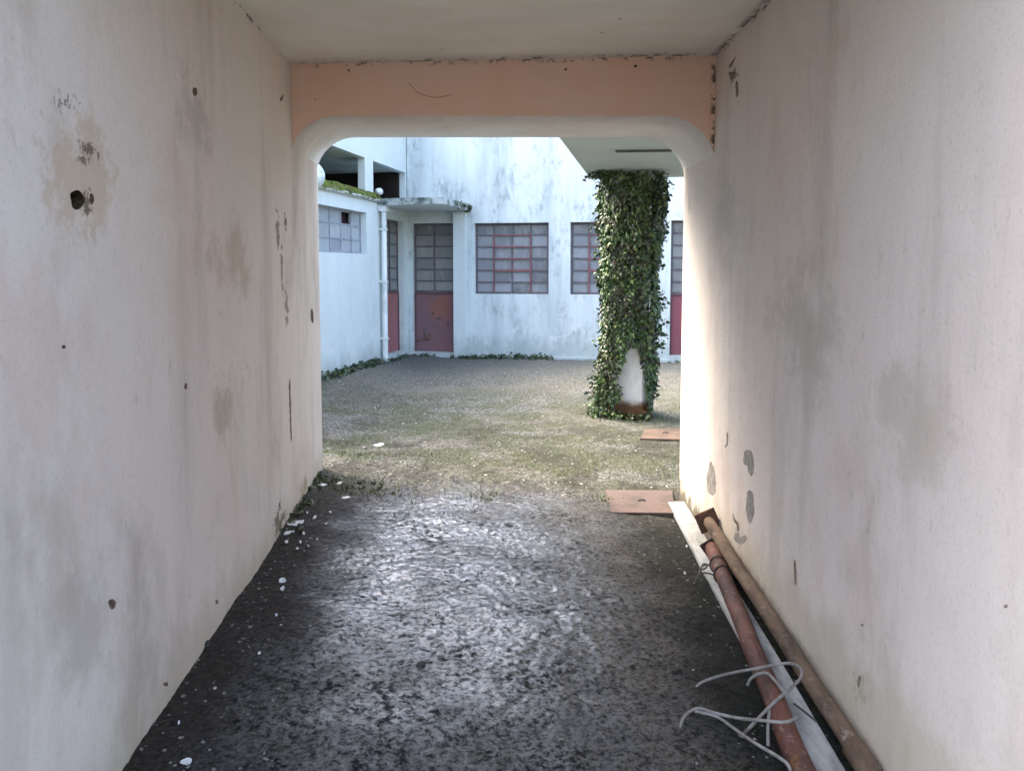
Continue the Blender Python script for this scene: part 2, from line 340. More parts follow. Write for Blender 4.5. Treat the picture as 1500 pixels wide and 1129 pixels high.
def ground_mat():
    k = M('ground_surface')
    # ---- boundary between the wet passage floor and the yard (ragged)
    yy = k.ma('ADD', k.y, k.ma('MULTIPLY', k.ma('SUBTRACT', k.noise(2.4, 5, 0.65), 0.5), 1.0))
    yy = k.ma('ADD', yy, k.mul(k.x, k.x, 0.16))
    yy = k.ma('ADD', yy, k.ma('MULTIPLY', k.ma('SUBTRACT', k.noise(17, 7, 0.8), 0.5), 1.5))
    yard = k.ss(yy, 4.75, 5.65)
    grain = k.ss(k.noise(46, 7, 0.78), 0.36, 0.58)
    pit = k.ss(k.ma('ADD', k.noise(27, 5, 0.7, loc=(3, 9, 0)), k.ma('MULTIPLY', k.ma('SUBTRACT', k.noise(3.2, 4, 0.6, loc=(6, 2, 0)), 0.45), 0.5)), 0.36, 0.50)
    grain = k.mul(grain, pit)
    f1, f2 = k.noise(60, 6, 0.75), k.noise(14, 6, 0.7)
    cell = k.voro(95, 'Color')
    sep = k.n.new('ShaderNodeSeparateColor'); k.l.new(cell, sep.inputs[0]); cr = sep.outputs[0]
    # wet asphalt
    wet = k.mix(grain, (0.005, 0.005, 0.0045), k.mix(k.ss(k.noise(4, 5, 0.7, loc=(2, 2, 0)), 0.4, 0.65), (0.058, 0.060, 0.060), (0.072, 0.064, 0.052)))
    wet = k.mix(k.mul(k.ss(cr, 0.80, 0.95), 0.6), wet, (0.12, 0.12, 0.115))
    dl = k.ma('ADD', k.x, k.ma('ADD', k.ma('MULTIPLY', k.y, 0.064), k.ma('MULTIPLY', k.noise(3, 5, 0.65, loc=(5, 5, 5)), 0.7)))
    dirtl = k.ss(dl, -0.25, -0.62)
    wet = k.mix(k.mul(dirtl, 0.8), wet, k.mix(k.ss(k.noise(38, 8, 0.8), 0.42, 0.6), (0.050, 0.034, 0.026), (0.016, 0.014, 0.011)))
    dr = k.ma('ADD', k.x, k.ma('MULTIPLY', k.noise(3, 5, 0.65, loc=(1, 5, 5)), -0.6))
    dirtr = k.ss(dr, 0.3, 0.62)
    wet = k.mix(k.mul(dirtr, 0.85), wet, k.mix(k.ss(k.noise(33, 8, 0.8, loc=(1, 1, 0)), 0.45, 0.6), (0.008, 0.0125, 0.0095), (0.030, 0.026, 0.021)))
    # yard: gravelly old asphalt, grey near the facade, tan in the middle, moss in patches
    dry = k.mix(k.ss(cr, 0.15, 0.9), (0.045, 0.048, 0.042), (0.215, 0.218, 0.195))
    dry = k.mix(k.mul(k.ss(k.noise(40, 8, 0.85), 0.50, 0.62), 0.9), dry, (0.03, 0.03, 0.025))
    tan = k.noise(0.8, 5, 0.65, (0.6, 1, 1), loc=(0, 2, 0))
    dry = k.mix(k.mul(k.ss(tan, 0.42, 0.6), 0.35), dry, (0.165, 0.145, 0.12))
    far = k.ma('ADD', k.y, k.ma('MULTIPLY', k.noise(1.2, 5, 0.65), 2.2))
    dry = k.mix(k.mul(k.ss(far, 11.6, 13.0), 0.6), dry, (0.085, 0.095, 0.09))
    mo = k.noise(1.5, 6, 0.7, (1, 1.2, 1), loc=(4, 1, 0))
    mband = k.mul(k.ss(k.y, 4.9, 5.8), k.ss(k.y, 11.5, 7.2))
    mossf = k.mul(k.ss(mo, 0.40, 0.55), mband)
    dry = k.mix(k.mul(mossf, k.ss(f1, 0.36, 0.56), 0.85), dry, k.mix(f2, (0.022, 0.034, 0.010), (0.062, 0.075, 0.026)))
    dk = k.mul(k.ss(k.noise(1.9, 5, 0.65, loc=(8, 8, 0)), 0.46, 0.62), k.ss(k.y, 9.0, 6.2))
    dry = k.mix(k.mul(dk, 0.7), dry, (0.045, 0.042, 0.036))
    col = k.mix(yard, wet, dry)
    # gloss: water film in the middle of the passage
    film = k.mul(k.ss(dl, -0.55, -0.05), k.ss(dr, 0.62, 0.1))
    pud = k.ss(k.noise(1.7, 5, 0.6, loc=(2, 7, 0)), 0.34, 0.62)
    film = k.mul(film, k.ma('ADD', 0.45, k.ma('MULTIPLY', pud, 0.55)))
    ex = k.ma('DIVIDE', k.ma('ADD', k.x, 0.22), 0.85); ey = k.ma('DIVIDE', k.ma('SUBTRACT', k.y, 4.0), 1.75)
    ed = k.ma('ADD', k.ma('SQRT', k.ma('ADD', k.mul(ex, ex), k.mul(ey, ey))), k.ma('MULTIPLY', k.ma('SUBTRACT', k.noise(2.6, 6, 0.7, loc=(3, 3, 0)), 0.5), 1.1))
    pool = k.ss(ed, 1.15, 0.55)
    film = k.mul(film, k.ma('ADD', 0.5, k.ma('MULTIPLY', pool, 0.5)))
    rwet = k.ma('SUBTRACT', 0.62, k.ma('MULTIPLY', film, 0.36))
    rough = k.ma('ADD', k.mul(rwet, k.ma('SUBTRACT', 1.0, yard)), k.mul(yard, 0.9))
    nb = k.bump(k.voro(110), 0.5, 0.005)
    nb = k.bump(k.noise(40, 8, 0.8), 0.9, 0.02, nb)
    wetf = k.mul(film, k.ma('SUBTRACT', 1.0, yard))
    m = k.done(col, rough, nb, k.ma('ADD', 0.10, k.mul(wetf, grain, 0.8)))
    k.put(k.b.inputs['Coat Weight'], k.mul(wetf, k.ma('ADD', 0.04, k.mul(grain, 0.96))))
    k.b.inputs['Coat Roughness'].default_value = 0.29
    k.put(k.b.inputs['Coat IOR'], k.ma('ADD', 1.55, k.ma('MULTIPLY', pool, 0.85)))
    nc = k.bump(k.noise(60, 8, 0.8), 0.28, 0.006)
    k.l.new(nc, k.b.inputs['Coat Normal'])
    return m
mat_ground = ground_mat()

# ------------------------------------------------------------------ object helpers
def link(o, parent=None):
    C.objects.link(o)
    if parent:
        o.parent = parent; o.matrix_parent_inverse = parent.matrix_world.inverted() if False else Matrix.Translation(-parent.location)
    return o

def obj(name, bm, mats, parent=None, smooth=False):
    me = bpy.data.meshes.new(name)
    bmesh.ops.recalc_face_normals(bm, faces=bm.faces)
    bm.to_mesh(me); bm.free()
    for m in (mats if isinstance(mats, (list, tuple)) else [mats]): me.materials.append(m)
    if smooth:
        for p in me.polygons: p.use_smooth = True
    o = bpy.data.objects.new(name, me)
    # nested parents: every ancestor is only translated, so sum them
    C.objects.link(o)
    if parent: o.parent = parent; o.matrix_parent_inverse = Matrix.Translation(-wloc(parent))
    return o

def wloc(o):
    return o.location.copy() if o.parent is None else Vector((o['wx'], o['wy'], o['wz'])) if 'wx' in o else Vector((0, 0, 0)) 

def thing(name, label, cat, loc, group=None):
    o = bpy.data.objects.new(name, None); C.objects.link(o)
    o.location = loc; o.empty_display_size = 0.2
    return tag(o, label, cat, group)

def tag(o, label, cat, group=None, kind=None):
    o['label'] = label; o['category'] = cat
    if group: o['group'] = group
    if kind: o['kind'] = kind
    return o

def obox(bm, o, a, b, c, mi=0):          # box from origin o and three edge vectors
    o, a, b, c = Vector(o), Vector(a), Vector(b), Vector(c)
    v = [bm.verts.new(o + a * i + b * j + c * k) for k in (0, 1) for j in (0, 1) for i in (0, 1)]
    for f in ((0, 1, 3, 2), (4, 6, 7, 5), (0, 4, 5, 1), (1, 5, 7, 3), (3, 7, 6, 2), (2, 6, 4, 0)):
        bm.faces.new([v[i] for i in f]).material_index = mi
Z = Vector((0, 0, 1))

def prism(bm, poly, depth, mi=0):        # 3-D polygon extruded along vector
    n = len(poly); d = Vector(depth)
    a = [bm.verts.new(Vector(p)) for p in poly]; b = [bm.verts.new(Vector(p) + d) for p in poly]
    fs = [bm.faces.new(a[::-1]), bm.faces.new(b)] + [bm.faces.new((a[i], a[(i + 1) % n], b[(i + 1) % n], b[i])) for i in range(n)]
    for f in fs: f.material_index = mi
    return fs

def tube(bm, pts, r, seg=10, cap=True, jit=0.0):
    pts = [Vector(p) for p in pts]; rings = []
    up = Vector((0.13, 0.21, 1)).normalized(); prev = None
    for i, p in enumerate(pts):
        t = (pts[min(i + 1, len(pts) - 1)] - pts[max(i - 1, 0)]).normalized()
        a = prev - t * prev.dot(t) if prev is not None else t.cross(up)
        if a.length < 1e-5: a = t.orthogonal()
        a.normalize(); prev = a; b = t.cross(a)
        rr = r[i] if isinstance(r, (list, tuple)) else r
        rings.append([bm.verts.new(p + (a * cos(2 * PI * k / seg) + b * sin(2 * PI * k / seg)) * rr * (1 + random.uniform(-jit, jit))) for k in range(seg)])
    for A, B in zip(rings, rings[1:]):
        for k in range(seg): bm.faces.new((A[k], A[(k + 1) % seg], B[(k + 1) % seg], B[k]))
    if cap: bm.faces.new(rings[0][::-1]); bm.faces.new(rings[-1])

def catmull(P, n=8):
    P = [Vector(p) for p in P]; out = []
    for i in range(len(P) - 1):
        a, b, c, d = P[max(i - 1, 0)], P[i], P[i + 1], P[min(i + 2, len(P) - 1)]
        for k in range(n):
            t = k / n
            out.append(0.5 * ((2 * b) + (c - a) * t + (2 * a - 5 * b + 4 * c - d) * t * t + (3 * b - a - 3 * c + d) * t ** 3))
    out.append(P[-1]); return out

def bevel(bm, w, seg=2, sel=None):
    es = [e for e in bm.edges if (sel is None or sel(e)) and len(e.link_faces) == 2 and e.calc_face_angle(0) > 0.4]
    bmesh.ops.bevel(bm, geom=es, offset=w, segments=seg, affect='EDGES', profile=0.6)

def wall_open(bm, org, ud, nd, length, z0, z1, thick, opens, mi=0):
    """solid wall in the plane through org along ud (outward normal nd) with rectangular openings (u0,u1,za,zb)"""
    us = sorted({0.0, length, *[o[0] for o in opens], *[o[1] for o in opens]})
    zs = sorted({z0, z1, *[o[2] for o in opens], *[o[3] for o in opens]})
    us = [u for u in us if 0 <= u <= length]; zs = [q for q in zs if z0 <= q <= z1]
    def solid(i, j):
        if not (0 <= i < len(us) - 1 and 0 <= j < len(zs) - 1): return False
        u, q = (us[i] + us[i + 1]) / 2, (zs[j] + zs[j + 1]) / 2
        return not any(o[0] < u < o[1] and o[2] < q < o[3] for o in opens)
    P = lambda i, j, d: bm.verts.new(org + ud * us[i] + Z * (zs[j] - org.z) - nd * d)
    def q(*v): bm.faces.new(v).material_index = mi
    for i in range(len(us) - 1):
        for j in range(len(zs) - 1):
            if not solid(i, j): continue
            q(P(i, j, 0), P(i + 1, j, 0), P(i + 1, j + 1, 0), P(i, j + 1, 0))
            q(P(i, j, thick), P(i + 1, j, thick), P(i + 1, j + 1, thick), P(i, j + 1, thick))
            if not solid(i - 1, j): q(P(i, j, 0), P(i, j + 1, 0), P(i, j + 1, thick), P(i, j, thick))
            if not solid(i + 1, j): q(P(i + 1, j, 0), P(i + 1, j + 1, 0), P(i + 1, j + 1, thick), P(i + 1, j, thick))
            if not solid(i, j - 1): q(P(i, j, 0), P(i + 1, j, 0), P(i + 1, j, thick), P(i, j, thick))
            if not solid(i, j + 1): q(P(i, j + 1, 0), P(i + 1, j + 1, 0), P(i + 1, j + 1, thick), P(i, j + 1, thick))
    bmesh.ops.remove_doubles(bm, verts=bm.verts, dist=1e-4)

# ------------------------------------------------------------------ GROUND
def grid_lines(segs):
    out = []
    for a, b, st in segs: out += list(np.arange(a, b, st))
    return np.array(out + [segs[-1][1]])
xs = grid_lines([(-80, -12, 8), (-12, -4, 0.5), (-4, -1.5, 0.05), (-1.5, 1.4, 0.009), (1.4, 4.5, 0.05), (4.5, 12, 0.5), (12, 80, 8)])
ys = grid_lines([(-60, -6, 6), (-6, 1.4, 0.2), (1.4, 5.8, 0.0095), (5.8, 9, 0.022), (9, 14, 0.035), (14, 20, 0.5), (20, 92, 8)])
X, Y = np.meshgrid(xs, ys)
H = ground_base(X, Y)
wp = 1 - sst(4.9, 5.5, Y + 0.16 * X * X)
near = (np.abs(X) < 4.5) & (Y > 1.2) & (Y < 14.2)
def turb(f, o): return vnoise(X * f + o + 0.6 * Y, Y * f - 0.35 * f * X + o)
lum = turb(9, 3) * 0.008 + turb(19, 8) * 0.004 + turb(37, 1) * 0.005 + turb(66, 5) * 0.0035 + turb(101, 2) * 0.0022
lum -= np.abs(turb(14, 17)) * 0.006
lum += vnoise(X * 2.2, Y * 2.2 + 5) * 0.03
dryn = vnoise(X * 20, Y * 20) * 0.014 + vnoise(X * 38, Y * 38) * 0.010 + vnoise(X * 1.3, Y * 1.3) * 0.05 + vnoise(X * 4, Y * 4) * 0.025
dirt_l = np.exp(-((X - XL(Y)) / 0.18) ** 2) * 0.035 * sst(3.2, 5, Y) * (1 - sst(5.5, 6.5, Y))
H = H + near * (lum * wp + dryn * (1 - wp) + dirt_l)
H[(Y > 13.0) | (X > 4.4) | (X < -3.9)] -= 0.0
nx, ny = len(xs), len(ys)
co = np.stack([X, Y, H], -1).reshape(-1, 3)
idx = np.arange(nx * ny).reshape(ny, nx)
quads = np.stack([idx[:-1, :-1], idx[:-1, 1:], idx[1:, 1:], idx[1:, :-1]], -1).reshape(-1, 4)
me = bpy.data.meshes.new('ground')
me.vertices.add(len(co)); me.vertices.foreach_set('co', co.ravel())
me.loops.add(quads.size); me.loops.foreach_set('vertex_index', quads.ravel().astype(np.int32))
me.polygons.add(len(quads)); me.polygons.foreach_set('loop_start', np.arange(0, quads.size, 4, dtype=np.int32))
me.update(calc_edges=True); me.validate()
me.materials.append(mat_ground)
me.polygons.foreach_set('use_smooth', np.ones(len(quads), dtype=bool))
g = bpy.data.objects.new('ground', me); C.objects.link(g)
tag(g, 'rough wet asphalt of the passage running out into the mossy gravel yard', 'ground', kind='structure')
def gz(x, y):
    i = min(max(int(np.searchsorted(xs, x)) - 1, 0), nx - 2); j = min(max(int(np.searchsorted(ys, y)) - 1, 0), ny - 2)
    return float(H[j, i])

# ------------------------------------------------------------------ PASSAGE BUILDING
pb = thing('passage_building', 'stained whitewashed vehicle passage with orange lintel, framing the yard', 'building', (0, YF, 0))
ZT = 3.25
def side_wall(fx, s):
    bm = bmesh.new()
    ysn = [Y0, YC, 3.2, Y1, YF]
    rows = []
    for y in ysn:
        xi = fx(y); xo = xi + 0.34 * s
        zc = ZC(xi) + 0.02
        rows.append([bm.verts.new(p) for p in ((xi, y, -0.35), (xi, y, zc), (xo, y, zc), (xo, y, -0.35))])
    for A, B in zip(rows, rows[1:]):
        for k in range(4): bm.faces.new((A[k], A[(k + 1) % 4], B[(k + 1) % 4], B[k]))
    bm.faces.new(rows[0]); bm.faces.new(rows[-1][::-1])
    bmesh.ops.recalc_face_normals(bm, faces=bm.faces)
    bevel(bm, 0.045, 4, lambda e: abs(e.verts[0].co.y - YF) < 1e-3 and abs(e.verts[1].co.y - YF) < 1e-3 and abs(e.verts[0].co.z - e.verts[1].co.z) > 1)
    return bm
def wall_pt(s, u, v, off=0.0):
    fx = XL if s < 0 else XR
    a, b = Vector((fx(0), 0, 0)), Vector((fx(5), 5, 0))
    d = (b - a).normalized(); n = Vector((d.y, -d.x, 0)) * (-s)
    return on_plane(u, v, a, n) + n * off, n

lw = obj('side_wall', side_wall(XL, -1), [mat_wall_left, mat_hole], pb)
lw['label'] = 'left passage wall with a bolt hole and a long vertical crack'
# the hole: cut with a ragged cylinder
hp, hn = wall_pt(-1, 113, 293)
bm = bmesh.new()
ring = [hp + Vector((0, cos(t) * 0.037 * (1 + 0.15 * sin(3 * t + 1)), sin(t) * 0.026 * (1 + 0.12 * sin(2 * t)))) for t in [2 * PI * i / 22 for i in range(22)]]
prism(bm, [p + hn * 0.05 for p in ring], -hn * 0.20)
cut = obj('cutter', bm, mat_hole)
md = lw.modifiers.new('hole', 'BOOLEAN'); md.object = cut; md.operation = 'DIFFERENCE'; md.solver = 'EXACT'
dg = bpy.context.evaluated_depsgraph_get(); dg.update()
newme = bpy.data.meshes.new_from_object(lw.evaluated_get(dg)); lw.modifiers.clear(); lw.data = newme
bpy.data.objects.remove(cut)
for p in lw.data.polygons:
    c = p.center
    if (Vector((0, c.y, c.z)) - Vector((0, hp.y, hp.z))).length < 0.06 and c.x < hp.x - 0.02: p.material_index = 1
rw = obj('side_wall', side_wall(XR, 1), mat_wall_right, pb)
rw['label'] = 'right passage wall with three grey bare patches'
for w in (lw, rw):
    for p in w.data.polygons:
        p.use_smooth = p.area < 0.2 and p.center.y > 5.1

# lintel with rounded lower corners
def lintel():
    bm = bmesh.new(); rl, rr_, e = 0.27, 0.31, 0.012
    def prof(y):
        xl, xr = XL(y), XR(y); zs = ZS + (y - Y1) * 0.012
        P = [(xl - e, ZC(xl) + 0.03), (xr + e, ZC(xr) + 0.03)]
        for i in range(13):
            t = PI / 2 * i / 12; P.append((xr + e - (rr_ + e) * (1 - cos(t)), zs - rr_ * (1 - sin(t))))
        for i in range(13):
            t = PI / 2 * (1 - i / 12); P.append((xl - e + (rl + e) * (1 - cos(t)), zs - rl * (1 - sin(t))))
        return [Vector((x, y, z)) for x, z in P]
    A = [bm.verts.new(p) for p in prof(Y1)]; B = [bm.verts.new(p) for p in prof(YF - 0.004)]
    n = len(A)
    bm.faces.new(A).material_index = 1; bm.faces.new(B[::-1])
    for i in range(n):
        f = bm.faces.new((A[i], A[(i + 1) % n], B[(i + 1) % n], B[i])); f.smooth = 2 <= i < n - 1
    bevel(bm, 0.018, 3, lambda e_: all(v.co.z < ZC(0) - 0.05 for v in e_.verts) and (abs(e_.verts[0].co.y - e_.verts[1].co.y) < 1e-4))
    return bm
lo = obj('lintel', lintel(), [mat_wall, mat_orange], pb)
lo['label'] = 'lintel with an orange painted face and rounded white underside'
bm = bmesh.new()
v = [bm.verts.new((x, y, ZC(x) + dz)) for dz in (0, 0.5) for y in (YC, YF - 0.01) for x in (-1.75, 1.6)]
for f in ((0, 1, 3, 2), (4, 6, 7, 5), (0, 4, 5, 1), (1, 5, 7, 3), (3, 7, 6, 2), (2, 6, 4, 0)): bm.faces.new([v[i] for i in f])
for vv in v[4:]: vv.co.z = 3.3
# side walls rise 2 cm into the slab, so cut the slab to sit between them
for vv in v:
    pass
obj('ceiling', bm, mat_ceil, pb)

# marks on the passage walls: shallow raised skins with their own shape
def poly_mark(name, s, outline, mat, parent, th=0.0012, jitter=0.12, sub=3):
    bm = bmesh.new(); n = len(outline)
    cx = sum(p[0] for p in outline) / n; cy = sum(p[1] for p in outline) / n
    big = max(max(p[1] for p in outline) - min(p[1] for p in outline), 4); q = 6 if big > 12 else 4
    pts = []
    for i in range(n):
        p0, p1, p2, p3 = [Vector(outline[(i + k_) % n]) for k_ in (-1, 0, 1, 2)]
        for k_ in range(q):
            t = k_ / q
            w_ = 0.5 * (2 * p1 + (p2 - p0) * t + (2 * p0 - 5 * p1 + 4 * p2 - p3) * t * t + (3 * p1 - p0 - 3 * p2 + p3) * t ** 3)
            j = random.uniform(-jitter, jitter) * 0.8
            pts.append((w_.x + (w_.x - cx) * j, w_.y + (w_.y - cy) * j * 0.4))
    P = [wall_pt(s, u, v_, -0.004)[0] for u, v_ in pts]; nrm = wall_pt(s, *pts[0])[1]
    prism(bm, P, nrm * (th + 0.004))
    return obj(name, bm, mat, parent)
R = [[(1041, 675), (1047, 688), (1049, 705), (1047, 722), (1042, 725), (1036, 718), (1035, 700), (1038, 688)],
     [(1093, 659), (1101, 661), (1104, 675), (1104, 690), (1101, 697), (1096, 690), (1095, 682), (1090, 679), (1090, 664)],
     [(1096, 719), (1102, 720), (1104, 735), (1104, 755), (1099, 767), (1094, 757), (1093, 735)],
     [(1076, 782), (1081, 780), (1085, 786), (1092, 783), (1093, 790), (1087, 796), (1080, 795), (1076, 789)]]
for r_ in R: poly_mark('bare_patch', 1, r_, mat_patch, rw, jitter=0.14)
for ol in ([(1064.5, 634), (1066.5, 636), (1066, 650), (1063, 655), (1062, 654), (1064.5, 648)],
           [(1074, 752), (1077, 760), (1082, 766), (1083, 776), (1080, 777), (1079, 768), (1075, 763)],
           [(1068, 106), (1077, 107), (1073, 117), (1070, 115)], [(1078, 120), (1081, 121), (1082, 136), (1079, 143), (1078, 135)],
           [(1068, 97), (1074, 88), (1078, 84), (1074, 93), (1070, 100)],
           [(1163, 822), (1166, 824), (1167, 850), (1164, 855)], [(1258, 990), (1261, 992), (1259, 1006), (1256, 1002)],
           [(1473, 885), (1476, 886), (1475, 890), (1471, 889)], [(1262, 913), (1265, 914), (1264, 917), (1261, 916)]):
    poly_mark('wall_chip', 1, ol, mat_crackp, rw, jitter=0.05, sub=2)
for ol in (
           [(423.5, 562), (425, 558), (425.5, 590), (427, 640), (425.8, 642), (424.4, 600)],
           [(283, 129), (288, 130), (288, 138), (285, 141), (282, 136)], [(159, 880), (164, 877), (169, 881), (168, 889), (163, 892), (160, 887)],
           [(132, 284), (136, 286), (137, 294), (134, 299), (131, 294)], [(411, 143), (415, 139), (413, 147), (410, 148)], [(271, 561), (274, 563), (273, 570), (270, 568)],
           [(91, 506), (95, 506), (95, 510), (91, 510)], [(316, 878), (319, 879), (319, 884), (316, 883)], [(240, 999), (245, 999), (245, 1004), (240, 1004)],
           
           [(455, 455), (458, 454), (459, 472), (456, 470)]):
    poly_mark('wall_chip', -1, ol, mat_crack, lw, jitter=0.06, sub=2)
# hairline crack on the orange face
bm = bmesh.new()
ck = [at_y(u, v_, Y1) for u, v_ in ((598, 121), (606, 130), (614, 137), (626, 141), (640, 143), (652, 141), (664, 138))]
tube(bm, catmull(ck, 4), [0.0006] + [0.0022] * 23 + [0.0006], 6)
obj('crack', bm, simple('faint_crack', (0.36, 0.19, 0.13), (0.55, 0.33, 0.24), 20, .9, .1), lo)
for u, v_ in ((511, 103), (462, 146), (829, 102), (931, 97), (1046, 145)):
    bm = bmesh.new(); p = at_y(u, v_, Y1); k = random.uniform(0.004, 0.010)
    prism(bm, [p + Vector((cos(t) * k * random.uniform(.6, 1.3), 0.004, sin(t) * k * random.uniform(.6, 1.3))) for t in [2 * PI * i / 8 for i in range(8)]], (0, -0.007, 0))
    obj('mould_spot', bm, mat_crack, lo)

# ------------------------------------------------------------------ WINDOWS and DOORS in a wall frame
def frame_pt(org, ud, nd, u, z, d): return org + ud * u + Z * (z - org.z) - nd * d
def bars(bm, org, ud, nd, u0, u1, z0, z1, d, dep):
    obox(bm, frame_pt(org, ud, nd, u0, z0, d), ud * (u1 - u0), Z * (z1 - z0), -nd * dep)
def panes(org, ud, nd, us, zs, d, skip=()):
    bm = bmesh.new()
    for i in range(len(us) - 1):
        for j in range(len(zs) - 1):
            if (i, j) in skip: continue
            t = random.uniform(-0.002, 0.002)
            obox(bm, frame_pt(org, ud, nd, us[i] + 0.002, zs[j] + 0.002, d + t), ud * (us[i + 1] - us[i] - 0.004), Z * (zs[j + 1] - zs[j] - 0.004), -nd * 0.006)
    return bm
def lattice(org, ud, nd, us, zs, d, w, dep):
    bm = bmesh.new()
    for i, u in enumerate(us):
        k = w * (1.4 if i in (0, len(us) - 1) else 1)
        a = u if i == 0 else (u - k if i == len(us) - 1 else u - k / 2)
        bars(bm, org, ud, nd, a, a + k, zs[0], zs[-1], d, dep)
    for j, z in enumerate(zs):
        k = w * (1.4 if j in (0, len(zs) - 1) else 1)
        a = z if j == 0 else (z - k if j == len(zs) - 1 else z - k / 2)
        for i in range(len(us) - 1):
            bars(bm, org, ud, nd, us[i] + w * 0.9, us[i + 1] - w * 0.9, a, a + k, d + 0.002, dep - 0.004)
    return bm
lerp = lambda a, b, n: [a + (b - a) * i / n for i in range(n + 1)]

# ------------------------------------------------------------------ FAR FACADE
fb = thing('facade_building', 'long weathered bluish white building across the far side of the yard', 'building', C0 + GU * 2.5)
W1 = (fu(695), fu(803.5), fz(750, 431), fz(750, 326.5))
W2 = (fu(835), fu(944), W1[2], W1[3])
DB = (fu(604.5), fu(664), fz(634, 515.5), fz(634, 327))
DCr = (fu(982), fu(1046), fz(990, 521), fz(990, 322.8))
bm = bmesh.new()
FT = 4.7
wall_open(bm, C0 + Z * -0.2, GU, NF, 11.0, -0.2, FT, 0.3, [W1, W2, DB, DCr])
obj('wall', bm, mat_facade, fb)
bm = bmesh.new()     # roof slab and the back of the building
obox(bm, C0 - GU * 0.35 + GD * 0.305 + Z * -0.2, GU * 11.35, GD * 4, Z * (FT + 0.2 - 0.004))
obj('building_body', bm, mat_facade, fb)
def far_window(W, red):
    us, zs = lerp(W[0], W[1], 4), lerp(W[2], W[3], 6)
    wf = obj('window', lattice(C0, GU, NF, us, zs, 0.10, 0.028, 0.04), mat_fr_grey, fb)
    obj('pane', panes(C0, GU, NF, us, zs, 0.118), mat_glass, wf)
    bm = bmesh.new()
    a, b, c, d = us[1], us[3], zs[2], zs[5]
    for (p, q, r_, s_) in ((a - .014, a + .014, zs[0] + .04, d), (b - .014, b + .014, zs[0] + .04, d), (a + .021, b - .021, c - .018, c + .018), (a + .021, b - .021, d - .012, d + .012),
                           (a + .021, b - .021, zs[3] - .014, zs[3] + .014), (a + .021, b - .021, zs[4] - .014, zs[4] + .014), (us[2] - .012, us[2] + .012, c + .019, zs[3] - .015)):
        bars(bm, C0, GU, NF, p, q, r_, s_, 0.085, 0.02)
    obj('vent_frame', bm, mat_fr_red, wf)
    return wf
far_window(W1, True)['label'] = 'iron window with a red framed vent, left of the ivy column'
far_window(W2, True)['label'] = 'iron window half hidden by the ivy column'

def door(parent, org, ud, nd, D, zsplit, ncol, nrow, pm, label):
    us = lerp(D[0], D[1], ncol); zs = lerp(zsplit, D[3], nrow)
    d = obj('door', lattice(org, ud, nd, us, zs, 0.10, 0.027, 0.04), mat_fr_grey, parent)
    d['label'] = label
    obj('pane', panes(org, ud, nd, us, zs, 0.118), mat_glass_door, d)
    bm = bmesh.new()
    bars(bm, org, ud, nd, D[0] + .01, D[1] - .01, D[2] + .004, zsplit - .004, 0.105, 0.03)
    obj('panel', bm, pm, d)
    bm = bmesh.new()
    for a, b, c, e in ((D[0], D[0] + .03, D[2], zsplit - .031), (D[1] - .03, D[1], D[2], zsplit - .031), (D[0], D[1], zsplit - .03, zsplit - .002)): bars(bm, org, ud, nd, a, b, c, e, 0.09, 0.014)
    obj('rail', bm, simple('rail_red', (0.14, 0.06, 0.07), (0.08, 0.05, 0.055), 8, 0.6, 0.3), d)
    return d
db = door(fb, C0, GU, NF, DB, fz(634, 428.5), 2, 6, mat_dred, 'door with a faded red lower panel, orange stain and black scrawl')
# scrawl of black paint low on the panel, a real coat of paint
def fpt(u, v_, off): return on_plane(u, v_, C0 - NF * 0.105, NF) + NF * off
for line in ([(607, 497), (610, 501), (613, 498), (616, 499)], [(612, 498), (618, 496), (625, 497), (631, 496)], [(621, 484), (623, 489), (625, 495), (626, 499)], [(620, 492), (624, 491), (630, 490)], [(633, 457), (634, 459), (634, 461)], [(642, 465), (644, 467), (645, 466)], [(656, 471), (656, 478)], [(634, 474), (635, 476)]):
    bm = bmesh.new(); tube(bm, catmull([fpt(u, v_, 0.002) for u, v_ in line], 4), 0.014, 6); obj('paint_stroke', bm, mat_crack, db)
door(fb, C0, GU, NF, DCr, fz(990, 431), 2, 6, mat_dcrim, 'crimson panelled door at the right end of the far building')
# pilaster beside the door, step under it, plinth line
bm = bmesh.new()
obox(bm, frame_pt(C0, GU, NF, fu(666), -0.2, 0.0), GU * (fu(684) - fu(666)), Z * 2.78, NF * 0.09)
bevel(bm, 0.012, 2); obj('pilaster', bm, mat_annex, fb)
bm = bmesh.new()
obox(bm, frame_pt(C0, GU, NF, 0.03, -0.2, -0.002), GU * (fu(665) - 0.03), Z * (0.2 + DB[2] - 0.005), NF * 0.16)
bevel(bm, 0.02, 2); obj('doorstep', bm, mat_annex, fb)
bm = bmesh.new()
obox(bm, frame_pt(C0, GU, NF, fu(690), -0.2, 0.0), GU * (DCr[0] - fu(690)), Z * 0.235, NF * 0.05)
bevel(bm, 0.015, 2); obj('plinth', bm, mat_facade, fb)
